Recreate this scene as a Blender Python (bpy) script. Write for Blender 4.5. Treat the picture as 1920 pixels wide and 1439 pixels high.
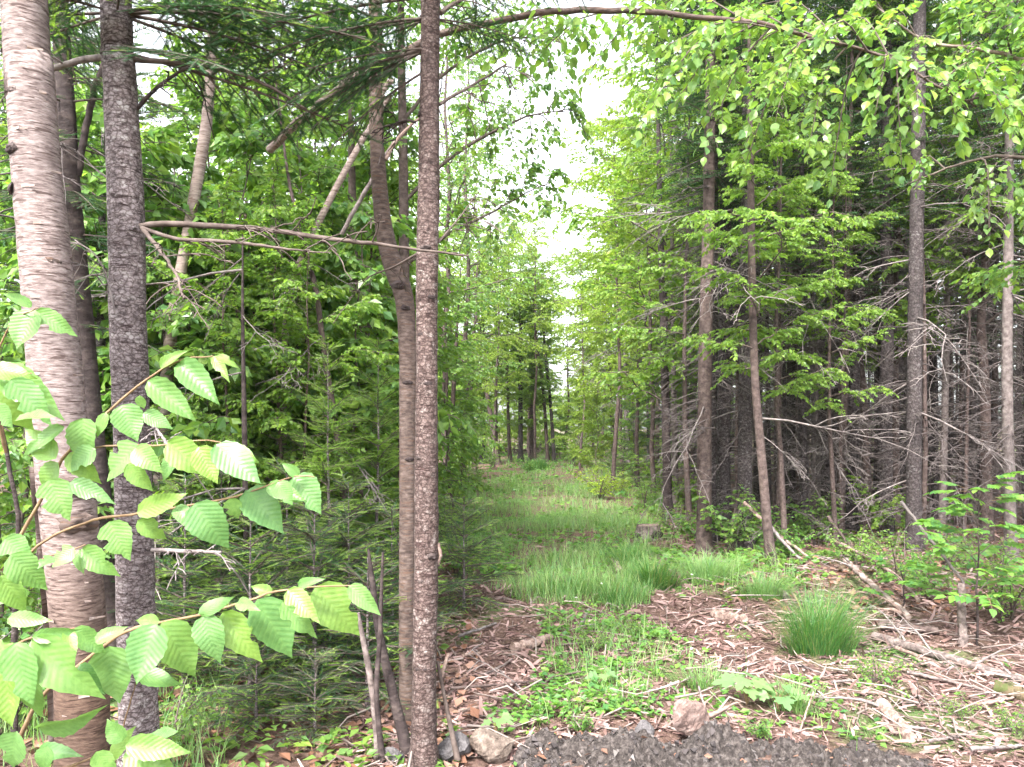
import bpy, math, random
import numpy as np
from mathutils import Vector, Matrix

for o in list(bpy.data.objects):
    bpy.data.objects.remove(o)
SC = bpy.context.scene
COL = SC.collection
R = math.radians

# ------------------------------------------------------------------ camera, sky, sun, exposure
FPX, U0, V0, EYE = 1493.0, 960.0, 800.0, 1.6       # focal length in photo pixels, principal column, horizon row, eye height
cam = bpy.data.cameras.new('camera')
cam.sensor_width = 36.0
cam.lens = 36.0 * FPX / 1920.0
cam.shift_y = (V0 - 719.5) / 1920.0
cam.clip_start = 0.05
cam.clip_end = 2000.0
camo = bpy.data.objects.new('camera', cam)
COL.objects.link(camo)
camo.location = (0, 0, EYE)
camo.rotation_euler = (R(90), 0, 0)
SC.camera = camo

SUN_ELEV, SUN_AZ = 52.0, 205.0                       # degrees; azimuth clockwise from +Y (the view direction)
world = bpy.data.worlds.new('World')
SC.world = world
world.use_nodes = True
wn = world.node_tree
wn.nodes.clear()
wo = wn.nodes.new('ShaderNodeOutputWorld')
bg = wn.nodes.new('ShaderNodeBackground')
sky = wn.nodes.new('ShaderNodeTexSky')
sky.sky_type = 'NISHITA'
sky.sun_disc = False
sky.sun_elevation = R(SUN_ELEV)
sky.sun_rotation = R(SUN_AZ)
sky.dust_density = 4.0
sky.air_density = 1.0
hs = wn.nodes.new('ShaderNodeHueSaturation')
hs.inputs['Saturation'].default_value = 0.22          # thin bright overcast
bg.inputs['Strength'].default_value = 0.115
wn.links.new(sky.outputs['Color'], hs.inputs['Color'])
wn.links.new(hs.outputs['Color'], bg.inputs['Color'])
wn.links.new(bg.outputs['Background'], wo.inputs['Surface'])

sl = bpy.data.lights.new('sun', 'SUN')
sl.energy = 1.5
sl.angle = R(10)
sl.color = (1.0, 0.96, 0.9)
so = bpy.data.objects.new('sun', sl)
COL.objects.link(so)
az = R(SUN_AZ)
sdir = Vector((math.sin(az) * math.cos(R(SUN_ELEV)), math.cos(az) * math.cos(R(SUN_ELEV)), math.sin(R(SUN_ELEV))))
so.rotation_euler = (-sdir).to_track_quat('-Z', 'Y').to_euler()
so.location = (0, 0, 40)

SC.view_settings.view_transform = 'Standard'
SC.view_settings.look = 'None'
SC.view_settings.gamma = 1.0
SC.view_settings.exposure = 3.05
SC.cycles.use_adaptive_sampling = True
SC.cycles.adaptive_threshold = 0.02
SC.cycles.use_denoising = True
SC.cycles.max_bounces = 6
SC.cycles.diffuse_bounces = 4
SC.cycles.glossy_bounces = 2
SC.cycles.transmission_bounces = 5
SC.cycles.transparent_max_bounces = 4

# ------------------------------------------------------------------ small helpers
def P(u, v, Y):
    """photo pixel at distance Y -> point of the place"""
    return np.array([(u - U0) / FPX * Y, Y, EYE - (v - V0) / FPX * Y])

def G(u, v):
    """photo pixel on the ground -> x, y"""
    Y = EYE * FPX / (v - V0)
    return (u - U0) / FPX * Y, Y

_h = np.random.default_rng(5).random((64, 64))
def vnoise(x, y):
    x = np.asarray(x, float); y = np.asarray(y, float)
    xi = np.floor(x).astype(int); yi = np.floor(y).astype(int)
    fx = x - xi; fy = y - yi
    fx = fx * fx * (3 - 2 * fx); fy = fy * fy * (3 - 2 * fy)
    a = _h[xi % 64, yi % 64]; b = _h[(xi + 1) % 64, yi % 64]
    c = _h[xi % 64, (yi + 1) % 64]; d = _h[(xi + 1) % 64, (yi + 1) % 64]
    return (a * (1 - fx) + b * fx) * (1 - fy) + (c * (1 - fx) + d * fx) * fy - 0.5

def gz(x, y):
    """ground height"""
    x = np.asarray(x, float); y = np.asarray(y, float)
    near = np.clip(1.5 - y / 30.0, 0.25, 1.0)
    h = 0.10 * vnoise(x * 0.9 + 3, y * 0.9) * near + 0.05 * vnoise(x * 2.7, y * 2.7 + 9) * near + 0.02 * vnoise(x * 8, y * 8) * near
    h = h + 0.35 * np.clip((np.abs(x - 1.5) - 6) / 20.0, 0, 1) * vnoise(x * .2, y * .2 + 4)
    return h

def gzf(x, y):
    return float(gz(x, y))

def nrm(a):
    return a / np.maximum(np.linalg.norm(a, axis=-1, keepdims=True), 1e-9)

class Geo:
    def __init__(self):
        self.v = []; self.t = []; self.q = []; self.tm = []; self.qm = []; self.n = 0; self.uv = []; self.has_uv = False
    def add(self, v, t=None, q=None, mat=0, uv=None):
        v = np.asarray(v, float).reshape(-1, 3)
        if t is not None and len(t):
            t = np.asarray(t, int).reshape(-1, 3) + self.n
            self.t.append(t)
            self.tm.append(np.broadcast_to(np.asarray(mat), (len(t),)).copy())
        if q is not None and len(q):
            q = np.asarray(q, int).reshape(-1, 4) + self.n
            self.q.append(q)
            self.qm.append(np.broadcast_to(np.asarray(mat), (len(q),)).copy())
        self.v.append(v)
        if uv is not None:
            self.has_uv = True
            self.uv.append(np.asarray(uv, float).reshape(-1, 2))
        else:
            self.uv.append(np.zeros((len(v), 2)))
        self.n += len(v)
    def xf(self, g, M, t, mat_off=0):
        """append a transformed copy of another Geo"""
        for i, vv in enumerate(g.v):
            pass
        V = np.concatenate(g.v) @ np.asarray(M).T + np.asarray(t)
        base = self.n
        self.v.append(V); self.uv.append(np.concatenate(g.uv)); self.n += len(V)
        for a, m in zip(g.t, g.tm):
            self.t.append(a + base); self.tm.append(m + mat_off)
        for a, m in zip(g.q, g.qm):
            self.q.append(a + base); self.qm.append(m + mat_off)
    def mesh(self, name, mats, smooth=False):
        me = bpy.data.meshes.new(name)
        V = np.concatenate(self.v) if self.v else np.zeros((0, 3))
        T = np.concatenate(self.t) if self.t else np.zeros((0, 3), int)
        Q = np.concatenate(self.q) if self.q else np.zeros((0, 4), int)
        loops = np.concatenate([T.ravel(), Q.ravel()]).astype(np.int32)
        starts = np.concatenate([np.arange(len(T)) * 3, len(T) * 3 + np.arange(len(Q)) * 4]).astype(np.int32)
        mi = np.concatenate((self.tm or [np.zeros(0, int)]) + (self.qm or [np.zeros(0, int)])).astype(np.int32)
        me.vertices.add(len(V)); me.vertices.foreach_set('co', V.astype(np.float32).ravel())
        me.loops.add(len(loops)); me.loops.foreach_set('vertex_index', loops)
        me.polygons.add(len(starts)); me.polygons.foreach_set('loop_start', starts)
        for m in mats:
            me.materials.append(MAT[m])
        me.polygons.foreach_set('material_index', mi)
        me.polygons.foreach_set('use_smooth', np.full(len(starts), bool(smooth)))
        if self.has_uv:
            UV = np.concatenate(self.uv)
            l = me.uv_layers.new(name='UVMap')
            l.data.foreach_set('uv', UV[loops].astype(np.float32).ravel())
        me.update(calc_edges=True)
        me.validate()
        return me

def tube(g, path, rad, seg=8, mat=0, wob=0.0, rng=None, cap=False, lump=0.0):
    path = np.asarray(path, float); n = len(path)
    rad = np.broadcast_to(np.asarray(rad, float), (n,))
    tan = np.gradient(path, axis=0); tan = nrm(tan)
    ref = np.array([0.0, 1.0, 0.0]) if abs(tan[:, 1].mean()) < 0.8 else np.array([1.0, 0, 0])
    a = nrm(np.cross(tan, ref)); b = np.cross(tan, a)
    th = np.arange(seg) / seg * 2 * np.pi
    rr = np.ones((n, seg))
    if wob and rng is not None:
        ph = rng.random(4) * 6.28
        t = np.arange(n)[:, None]
        rr = rr + wob * (np.sin(2 * th[None] + ph[0] + t * 0.25) + 0.6 * np.sin(3 * th[None] + ph[1] - t * 0.4)) + lump * rng.normal(size=(n, seg))
    V = path[:, None] + rad[:, None, None] * rr[..., None] * (np.cos(th)[None, :, None] * a[:, None] + np.sin(th)[None, :, None] * b[:, None])
    i = np.arange(n - 1)[:, None] * seg; j = np.arange(seg)[None]
    j2 = (j + 1) % seg
    q = np.stack([i + j, i + j2, i + seg + j2, i + seg + j], -1).reshape(-1, 4)
    V = V.reshape(-1, 3)
    t = None
    if cap:
        r0, r1 = V[:seg].copy(), V[-seg:].copy()
        k0 = n * seg
        V = np.concatenate([V, r0, r1, path[[0]], path[[-1]]])
        c0 = k0 + 2 * seg; c1 = c0 + 1
        jj = np.arange(seg); jn = (jj + 1) % seg
        t = np.concatenate([np.stack([np.full(seg, c0), k0 + jn, k0 + jj], -1), np.stack([np.full(seg, c1), k0 + seg + jj, k0 + seg + jn], -1)])
    g.add(V, t, q, mat)

def smooth_path(pts, n):
    """Catmull-Rom through pts, n samples"""
    p = np.asarray(pts, float)
    if len(p) == 2:
        return p[0] + (p[1] - p[0]) * np.linspace(0, 1, n)[:, None]
    e = np.concatenate([[2 * p[0] - p[1]], p, [2 * p[-1] - p[-2]]])
    d = np.r_[0, np.cumsum(np.linalg.norm(np.diff(p, axis=0), axis=1))]; d /= d[-1]
    out = []
    for s in np.linspace(0, 1, n):
        k = min(np.searchsorted(d, s, 'right') - 1, len(p) - 2)
        t = (s - d[k]) / max(d[k + 1] - d[k], 1e-9)
        a, b, c, f = e[k], e[k + 1], e[k + 2], e[k + 3]
        out.append(0.5 * (2 * b + (c - a) * t + (2 * a - 5 * b + 4 * c - f) * t * t + (3 * b - a - 3 * c + f) * t ** 3))
    return np.array(out)

def place(g, tv, tt, pos, ydir, nor, size, mat=0, wid=None, uv=None):
    """many copies of a template (verts tv with +Y as length, +Z as normal) at pos"""
    n = len(pos)
    y = nrm(ydir); x = nrm(np.cross(y, nor)); z = np.cross(x, y)
    s = np.broadcast_to(np.asarray(size, float), (n,))
    w = s if wid is None else np.broadcast_to(np.asarray(wid, float), (n,))
    V = pos[:, None] + tv[None, :, 0, None] * x[:, None] * w[:, None, None] + tv[None, :, 1, None] * y[:, None] * s[:, None, None] + tv[None, :, 2, None] * z[:, None] * s[:, None, None]
    k = len(tv)
    T = tt[None] + (np.arange(n) * k)[:, None, None]
    m = np.broadcast_to(np.asarray(mat), (n,))
    g.add(V.reshape(-1, 3), T.reshape(-1, 3), None, np.repeat(m, len(tt)), None if uv is None else np.tile(uv, (n, 1)))

# leaf templates (length 1)
LEAF2 = np.array([[0, 0, 0], [.32, .42, .07], [0, 1, -.08], [-.32, .42, .07]]); LEAF2T = np.array([[0, 1, 2], [0, 2, 3]])
LEAF6 = np.array([[0, 0, 0], [.30, .25, .06], [.33, .55, .05], [0, 1, -.14], [-.33, .55, .05], [-.30, .25, .06], [0, .5, -.01]])
LEAF6T = np.array([[0, 1, 6], [1, 2, 6], [2, 3, 6], [3, 4, 6], [4, 5, 6], [5, 0, 6]])
# five-lobed maple leaf
_mo = [(0, 0), (.18, -.02), (.42, .02), (.30, .16), (.52, .38), (.36, .42), (.34, .56), (.16, .52), (.17, .78), (0, 1)]
MAPLE = np.array([[x, y, .10 * abs(x) - .06 * y * y] for x, y in _mo] + [[-x, y, .10 * abs(x) - .06 * y * y] for x, y in _mo[-2:0:-1]] + [[0, .3, 0]])
_mk = len(MAPLE) - 1
MAPLET = np.array([[i, (i + 1) % _mk, _mk] for i in range(_mk)])

def empty(name, loc, rz=0.0, sc=1.0):
    o = bpy.data.objects.new(name, None)
    o.empty_display_size = 0.1
    COL.objects.link(o)
    o.location = loc; o.rotation_euler = (0, 0, rz); o.scale = (sc, sc, sc)
    return o

def mob(name, me, parent=None, loc=None):
    o = bpy.data.objects.new(name, me)
    COL.objects.link(o)
    if parent is not None:
        o.parent = parent
    if loc is not None:
        o.location = loc
    return o

def tag(o, label=None, cat=None, group=None, kind=None):
    if label: o['label'] = label
    if cat: o['category'] = cat
    if group: o['group'] = group
    if kind: o['kind'] = kind
    return o

# ------------------------------------------------------------------ materials
MAT = {}
def newmat(name):
    m = bpy.data.materials.new(name)
    m.use_nodes = True
    nt = m.node_tree
    nt.nodes.clear()
    out = nt.nodes.new('ShaderNodeOutputMaterial')
    MAT[name] = m
    return m, nt, out

def N(nt, typ, **kw):
    n = nt.nodes.new(typ)
    for k, v in kw.items():
        if k.startswith('_'):
            setattr(n, k[1:], v)
        else:
            n.inputs[k].default_value = v
    return n

def ramp(nt, stops, fac=None):
    r = nt.nodes.new('ShaderNodeValToRGB')
    e = r.color_ramp.elements
    while len(e) < len(stops):
        e.new(0.5)
    for k, (p, c) in enumerate(stops):
        e[k].position = p
        e[k].color = (c[0], c[1], c[2], 1)
    if fac is not None:
        nt.links.new(fac, r.inputs['Fac'])
    return r

def leafmat(name, cols, trans, rough=0.45, spec=0.35, veins=False, mixf=0.45):
    m, nt, out = newmat(name)
    L = nt.links.new
    geo = N(nt, 'ShaderNodeNewGeometry')
    oi = N(nt, 'ShaderNodeObjectInfo')
    add = N(nt, 'ShaderNodeMath', _operation='ADD')
    L(geo.outputs['Random Per Island'], add.inputs[0])
    mul = N(nt, 'ShaderNodeMath', _operation='MULTIPLY'); mul.inputs[1].default_value = 0.35 if not veins else 1.0
    L(oi.outputs['Random'], mul.inputs[0]); L(mul.outputs[0], add.inputs[1])
    fr = N(nt, 'ShaderNodeMath', _operation='FRACT'); L(add.outputs[0], fr.inputs[0])
    k = len(cols)
    rp = ramp(nt, [(i / (k - 1), c) for i, c in enumerate(cols)], fr.outputs[0])
    col = rp.outputs['Color']
    p = N(nt, 'ShaderNodeBsdfPrincipled', Roughness=rough)
    p.inputs['Specular IOR Level'].default_value = spec
    if veins:
        tc = N(nt, 'ShaderNodeTexCoord')
        sx = N(nt, 'ShaderNodeSeparateXYZ'); L(tc.outputs['UV'], sx.inputs[0])
        ax = N(nt, 'ShaderNodeMath', _operation='ABSOLUTE'); L(sx.outputs['X'], ax.inputs[0])
        # side veins run forward from the midrib
        mm = N(nt, 'ShaderNodeMath', _operation='MULTIPLY_ADD'); mm.inputs[1].default_value = -0.75; L(ax.outputs[0], mm.inputs[0]); L(sx.outputs['Y'], mm.inputs[2])
        sc_ = N(nt, 'ShaderNodeMath', _operation='MULTIPLY'); sc_.inputs[1].default_value = 11.0 * 2 * math.pi; L(mm.outputs[0], sc_.inputs[0])
        sn = N(nt, 'ShaderNodeMath', _operation='COSINE'); L(sc_.outputs[0], sn.inputs[0])
        mr = N(nt, 'ShaderNodeMapRange'); mr.inputs['From Min'].default_value = 0.55; mr.inputs['From Max'].default_value = 1.0
        L(sn.outputs[0], mr.inputs['Value'])
        rib = N(nt, 'ShaderNodeMapRange'); rib.inputs['From Min'].default_value = 0.018; rib.inputs['From Max'].default_value = 0.0
        L(ax.outputs[0], rib.inputs['Value'])
        mx = N(nt, 'ShaderNodeMath', _operation='MAXIMUM'); L(mr.outputs[0], mx.inputs[0]); L(rib.outputs[0], mx.inputs[1])
        half = N(nt, 'ShaderNodeMath', _operation='MULTIPLY'); half.inputs[1].default_value = 0.09; L(mx.outputs[0], half.inputs[0])
        ofs = N(nt, 'ShaderNodeVectorMath', _operation='ADD'); L(tc.outputs['UV'], ofs.inputs[0]); L(fr.outputs[0], ofs.inputs[1])
        ns = N(nt, 'ShaderNodeTexNoise', Scale=7.0, Detail=6.0, Roughness=.7); L(ofs.outputs[0], ns.inputs['Vector'])
        blot = ramp(nt, [(0.27, (0.95, 0.6, 0.35)), (0.33, (0.72, 0.80, 0.72)), (0.7, (1.2, 1.15, 1.1))], ns.outputs['Fac'])
        mb = N(nt, 'ShaderNodeMix', _data_type='RGBA', _blend_type='MULTIPLY'); mb.inputs['Factor'].default_value = 1.0
        L(col, mb.inputs['A']); L(blot.outputs['Color'], mb.inputs['B'])
        mc = N(nt, 'ShaderNodeMix', _data_type='RGBA'); L(half.outputs[0], mc.inputs['Factor']); L(mb.outputs['Result'], mc.inputs['A'])
        mc.inputs['B'].default_value = (0.26, 0.42, 0.12, 1)
        col = mc.outputs['Result']
        bp = N(nt, 'ShaderNodeBump', Strength=0.2, Distance=0.0012); bp.invert = True
        L(sn.outputs[0], bp.inputs['Height']); L(bp.outputs['Normal'], p.inputs['Normal'])
    L(col, p.inputs['Base Color'])
    t = N(nt, 'ShaderNodeBsdfTranslucent')
    tm = N(nt, 'ShaderNodeMix', _data_type='RGBA', _blend_type='MULTIPLY'); tm.inputs['Factor'].default_value = 1.0
    L(col, tm.inputs['A']); tm.inputs['B'].default_value = (trans[0], trans[1], trans[2], 1)
    L(tm.outputs['Result'], t.inputs['Color'])
    mixs = N(nt, 'ShaderNodeMixShader', Fac=mixf)
    L(p.outputs[0], mixs.inputs[1]); L(t.outputs[0], mixs.inputs[2])
    L(mixs.outputs[0], out.inputs['Surface'])

def barkmat(name, c_dark, c_mid, c_light, sc=(6, 6, 60), blotch=None, blotch_scale=14.0, blotch_lo=0.55, bump=0.6, dist=0.01, line=None, low=None, rough=0.85, plates=None):
    """streaked bark; sc stretches the grain, blotch adds lichen patches, line adds dark lenticels, low = (z0, z1, colour) old bark near the foot"""
    m, nt, out = newmat(name)
    L = nt.links.new
    tc = N(nt, 'ShaderNodeTexCoord')
    oi = N(nt, 'ShaderNodeObjectInfo')
    off = N(nt, 'ShaderNodeVectorMath', _operation='ADD')
    sc10 = N(nt, 'ShaderNodeMath', _operation='MULTIPLY'); sc10.inputs[1].default_value = 37.0
    L(oi.outputs['Random'], sc10.inputs[0]); L(tc.outputs['Object'], off.inputs[0]); L(sc10.outputs[0], off.inputs[1])
    mp = N(nt, 'ShaderNodeMapping'); mp.inputs['Scale'].default_value = sc; L(off.outputs[0], mp.inputs['Vector'])
    n1 = N(nt, 'ShaderNodeTexNoise', Scale=1.0, Detail=6.0, Roughness=0.65); L(mp.outputs[0], n1.inputs['Vector'])
    r1 = ramp(nt, [(0.30, c_dark), (0.5, c_mid), (0.72, c_light)], n1.outputs['Fac'])
    col = r1.outputs['Color']
    n2 = N(nt, 'ShaderNodeTexNoise', Scale=2.3, Detail=3.0); L(off.outputs[0], n2.inputs['Vector'])
    tone = ramp(nt, [(0.3, (0.72, 0.70, 0.70)), (0.7, (1.15, 1.12, 1.1))], n2.outputs['Fac'])
    mt = N(nt, 'ShaderNodeMix', _data_type='RGBA', _blend_type='MULTIPLY'); mt.inputs['Factor'].default_value = 0.8
    L(col, mt.inputs['A']); L(tone.outputs['Color'], mt.inputs['B']); col = mt.outputs['Result']
    if line is not None:
        ml = N(nt, 'ShaderNodeMapping'); ml.inputs['Scale'].default_value = (12, 12, 120); L(off.outputs[0], ml.inputs['Vector'])
        n3 = N(nt, 'ShaderNodeTexNoise', Scale=1.0, Detail=2.0); L(ml.outputs[0], n3.inputs['Vector'])
        rl = ramp(nt, [(0.60, (0, 0, 0)), (0.625, (1, 1, 1))], n3.outputs['Fac'])
        mxl = N(nt, 'ShaderNodeMix', _data_type='RGBA'); L(rl.outputs['Color'], mxl.inputs['Factor']); L(col, mxl.inputs['A'])
        mxl.inputs['B'].default_value = (*line, 1); col = mxl.outputs['Result']
    if blotch is not None:
        mb_ = N(nt, 'ShaderNodeMapping'); mb_.inputs['Scale'].default_value = (1, 1, 1.7); L(off.outputs[0], mb_.inputs['Vector'])
        n4 = N(nt, 'ShaderNodeTexNoise', Scale=blotch_scale, Detail=5.0, Roughness=0.6); L(mb_.outputs[0], n4.inputs['Vector'])
        rb = ramp(nt, [(blotch_lo, (0, 0, 0)), (blotch_lo + 0.07, (1, 1, 1))], n4.outputs['Fac'])
        pt = ramp(nt, [(.38, (.15, .15, .15)), (.6, (1, 1, 1))], n2.outputs['Fac'])
        pm = N(nt, 'ShaderNodeMath', _operation='MULTIPLY'); L(rb.outputs['Color'], pm.inputs[0]); L(pt.outputs['Color'], pm.inputs[1])
        mxb = N(nt, 'ShaderNodeMix', _data_type='RGBA'); L(pm.outputs[0], mxb.inputs['Factor']); L(col, mxb.inputs['A'])
        mxb.inputs['B'].default_value = (*blotch, 1); col = mxb.outputs['Result']
    if plates is not None:
        mpl = N(nt, 'ShaderNodeMapping'); mpl.inputs['Scale'].default_value = plates; L(off.outputs[0], mpl.inputs['Vector'])
        wrp = N(nt, 'ShaderNodeVectorMath', _operation='ADD'); nw = N(nt, 'ShaderNodeTexNoise', Scale=60.0, Detail=2.0); L(off.outputs[0], nw.inputs['Vector'])
        L(mpl.outputs[0], wrp.inputs[0]); L(nw.outputs['Color'], wrp.inputs[1])
        vo = N(nt, 'ShaderNodeTexVoronoi', Scale=1.0, _feature='DISTANCE_TO_EDGE'); L(wrp.outputs[0], vo.inputs['Vector'])
        rv = ramp(nt, [(0.0, (.30, .26, .25)), (.10, (.75, .72, .70)), (.22, (1, 1, 1))], vo.outputs['Distance'])
        mv = N(nt, 'ShaderNodeMix', _data_type='RGBA', _blend_type='MULTIPLY'); mv.inputs['Factor'].default_value = 1.0
        L(col, mv.inputs['A']); L(rv.outputs['Color'], mv.inputs['B']); col = mv.outputs['Result']
    if low is not None:
        sp = N(nt, 'ShaderNodeSeparateXYZ'); L(tc.outputs['Object'], sp.inputs[0])
        nz = N(nt, 'ShaderNodeMath', _operation='MULTIPLY_ADD'); nz.inputs[1].default_value = 0.5; L(n2.outputs['Fac'], nz.inputs[0]); L(sp.outputs['Z'], nz.inputs[2])
        mr = N(nt, 'ShaderNodeMapRange'); mr.inputs['From Min'].default_value = low[1]; mr.inputs['From Max'].default_value = low[0]
        L(nz.outputs[0], mr.inputs['Value'])
        lowc = N(nt, 'ShaderNodeMix', _data_type='RGBA', _blend_type='MULTIPLY'); lowc.inputs['Factor'].default_value = 1.0
        L(col, lowc.inputs['A']); lowc.inputs['B'].default_value = (*low[2], 1)
        mxz = N(nt, 'ShaderNodeMix', _data_type='RGBA'); L(mr.outputs[0], mxz.inputs['Factor']); L(col, mxz.inputs['A']); L(lowc.outputs['Result'], mxz.inputs['B'])
        col = mxz.outputs['Result']
    p = N(nt, 'ShaderNodeBsdfPrincipled', Roughness=rough)
    p.inputs['Specular IOR Level'].default_value = 0.25
    L(col, p.inputs['Base Color'])
    bp = N(nt, 'ShaderNodeBump', Strength=bump, Distance=dist)
    L(n1.outputs['Fac'], bp.inputs['Height']); L(bp.outputs['Normal'], p.inputs['Normal'])
    L(p.outputs[0], out.inputs['Surface'])

def islandmat(name, cols, rough=0.9, noise=None):
    """plain matte pieces, each with its own colour"""
    m, nt, out = newmat(name)
    L = nt.links.new
    geo = N(nt, 'ShaderNodeNewGeometry')
    k = len(cols)
    rp = ramp(nt, [(i / (k - 1), c) for i, c in enumerate(cols)], geo.outputs['Random Per Island'])
    rp.color_ramp.interpolation = 'LINEAR'
    p = N(nt, 'ShaderNodeBsdfPrincipled', Roughness=rough)
    p.inputs['Specular IOR Level'].default_value = 0.2
    L(rp.outputs['Color'], p.inputs['Base Color'])
    L(p.outputs[0], out.inputs['Surface'])

def rockmat(name, stops, scale=14.0, bump=0.8, dist=0.02):
    m, nt, out = newmat(name)
    L = nt.links.new
    tc = N(nt, 'ShaderNodeTexCoord')
    n1 = N(nt, 'ShaderNodeTexNoise', Scale=scale, Detail=8.0, Roughness=0.7); L(tc.outputs['Object'], n1.inputs['Vector'])
    r = ramp(nt, stops, n1.outputs['Fac'])
    p = N(nt, 'ShaderNodeBsdfPrincipled', Roughness=0.9)
    p.inputs['Specular IOR Level'].default_value = 0.2
    L(r.outputs['Color'], p.inputs['Base Color'])
    bp = N(nt, 'ShaderNodeBump', Strength=bump, Distance=dist); L(n1.outputs['Fac'], bp.inputs['Height']); L(bp.outputs['Normal'], p.inputs['Normal'])
    L(p.outputs[0], out.inputs['Surface'])

YG = (1.7, 1.85, 0.95)
leafmat('leaf_near', [(.115, .235, .075), (.15, .27, .085), (.10, .215, .075), (.18, .29, .065), (.125, .245, .09)], (1.45, 1.55, .85), rough=0.40, spec=0.45, veins=True, mixf=0.40)
leafmat('leaf_birch', [(.10, .195, .05), (.15, .255, .06), (.08, .175, .065), (.20, .295, .05), (.12, .22, .075)], YG, rough=.35, spec=.5, mixf=0.45)
leafmat('leaf_maple', [(.12, .215, .04), (.17, .27, .045), (.10, .185, .05), (.21, .295, .045)], YG, mixf=0.48)
leafmat('leaf_shrub', [(.10, .19, .045), (.15, .25, .05), (.085, .17, .055), (.19, .28, .045)], YG, mixf=0.46)
leafmat('leaf_gold', [(.15, .235, .035), (.20, .28, .035), (.13, .21, .045), (.24, .31, .04)], YG, mixf=0.48)
leafmat('leaf_yellow', [(.19, .28, .03), (.23, .31, .03), (.16, .26, .04)], YG, mixf=0.45)
leafmat('leaf_herb', [(.08, .19, .035), (.13, .25, .04), (.06, .16, .05), (.17, .28, .05)], YG, mixf=0.4)
leafmat('leaf_pale', [(.13, .22, .08), (.16, .26, .09), (.11, .20, .09)], YG, mixf=0.4)
leafmat('needle_old', [(.028, .075, .034), (.045, .10, .036), (.022, .06, .036)], (1.2, 1.3, .8), rough=0.5, spec=0.12, mixf=0.25)
leafmat('needle_new', [(.17, .29, .05), (.22, .34, .06), (.14, .25, .05)], YG, mixf=0.35)
leafmat('needle_mid', [(.07, .15, .036), (.105, .195, .038), (.05, .115, .036)], (1.3, 1.4, .8), rough=.5, spec=.15, mixf=0.32)
leafmat('grass_blade', [(.12, .24, .075), (.17, .29, .10), (.10, .21, .09), (.25, .31, .13), (.14, .26, .08)], YG, rough=0.5, spec=0.3, mixf=0.4)
leafmat('grass_tuft', [(.05, .15, .04), (.08, .20, .045), (.045, .13, .05), (.11, .22, .05), (.22, .22, .09)], YG, rough=0.5, spec=0.3, mixf=0.38)

barkmat('bark_birch', (.06, .043, .04), (.17, .135, .13), (.29, .25, .243), sc=(24, 24, 100), bump=0.6, dist=0.006, blotch=(.095, .07, .066), blotch_scale=6, blotch_lo=0.61, line=(.062, .042, .038), low=(0.9, 1.75, (.50, .40, .31)))
barkmat('bark_birch_brown', (.025, .017, .015), (.085, .062, .054), (.165, .13, .117), sc=(22, 22, 64), bump=0.7, dist=0.006, line=(.09, .055, .04))
barkmat('bark_birch_pale', (.10, .073, .064), (.22, .175, .158), (.34, .29, .27), sc=(8, 8, 50), bump=0.5, dist=0.005, line=(.11, .07, .055))
barkmat('bark_fir', (.05, .04, .042), (.17, .145, .152), (.30, .268, .275), sc=(34, 34, 60), blotch=(.34, .32, .32), blotch_scale=19, blotch_lo=0.55, plates=(38, 38, 55), bump=1.0, dist=0.010, line=(.05, .035, .035))
barkmat('bark_fir_lean', (.028, .018, .017), (.10, .071, .066), (.20, .158, .15), sc=(38, 38, 58), blotch=(.24, .205, .195), blotch_scale=26, blotch_lo=0.56, plates=(50, 50, 60), bump=1.0, dist=0.009, line=(.045, .026, .024))
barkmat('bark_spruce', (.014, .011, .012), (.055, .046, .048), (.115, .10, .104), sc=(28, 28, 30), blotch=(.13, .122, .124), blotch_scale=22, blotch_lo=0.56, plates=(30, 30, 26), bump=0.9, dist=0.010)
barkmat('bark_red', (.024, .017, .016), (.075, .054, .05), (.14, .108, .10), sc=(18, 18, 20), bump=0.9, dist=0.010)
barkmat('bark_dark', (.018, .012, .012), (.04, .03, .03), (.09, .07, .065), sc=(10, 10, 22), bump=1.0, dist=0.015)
barkmat('bark_pale', (.055, .043, .041), (.13, .108, .104), (.21, .185, .18), sc=(20, 20, 20), bump=0.8, dist=0.008)
barkmat('bark_twig', (.05, .036, .032), (.09, .07, .062), (.15, .12, .108), sc=(20, 20, 20), bump=0.3, dist=0.003)
barkmat('bark_shoot', (.12, .075, .045), (.19, .125, .075), (.27, .19, .11), sc=(30, 30, 60), bump=0.2, dist=0.002)
barkmat('dead_wood', (.07, .058, .057), (.165, .143, .14), (.27, .245, .24), sc=(24, 24, 24), bump=0.5, dist=0.004)
barkmat('dead_twig', (.03, .025, .024), (.085, .071, .07), (.15, .132, .13), sc=(24, 24, 24), bump=0.3, dist=0.003)
barkmat('wood_peeled', (.08, .052, .043), (.21, .15, .128), (.34, .27, .24), sc=(28, 28, 28), bump=0.8, dist=0.010)
barkmat('wood_grey', (.04, .03, .028), (.13, .104, .098), (.25, .21, .20), sc=(26, 26, 26), bump=0.9, dist=0.012)
barkmat('wood_mossy', (.03, .024, .015), (.08, .06, .035), (.14, .11, .075), sc=(12, 12, 12), blotch=(.05, .06, .018), blotch_scale=9, blotch_lo=0.48, bump=0.9, dist=0.012)
islandmat('chip', [(.045, .028, .025), (.17, .10, .09), (.26, .165, .152), (.12, .07, .06), (.33, .235, .22), (.20, .122, .11), (.08, .05, .045), (.28, .19, .178)])
islandmat('dead_leaf', [(.08, .042, .03), (.16, .078, .05), (.22, .125, .09), (.12, .065, .048), (.26, .17, .135)])
islandmat('twig_litter', [(.07, .052, .046), (.18, .145, .13), (.30, .25, .235), (.12, .085, .072)])
islandmat('clod', [(.022, .018, .018), (.045, .039, .039), (.075, .064, .064), (.035, .03, .03), (.14, .125, .12)])
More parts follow.
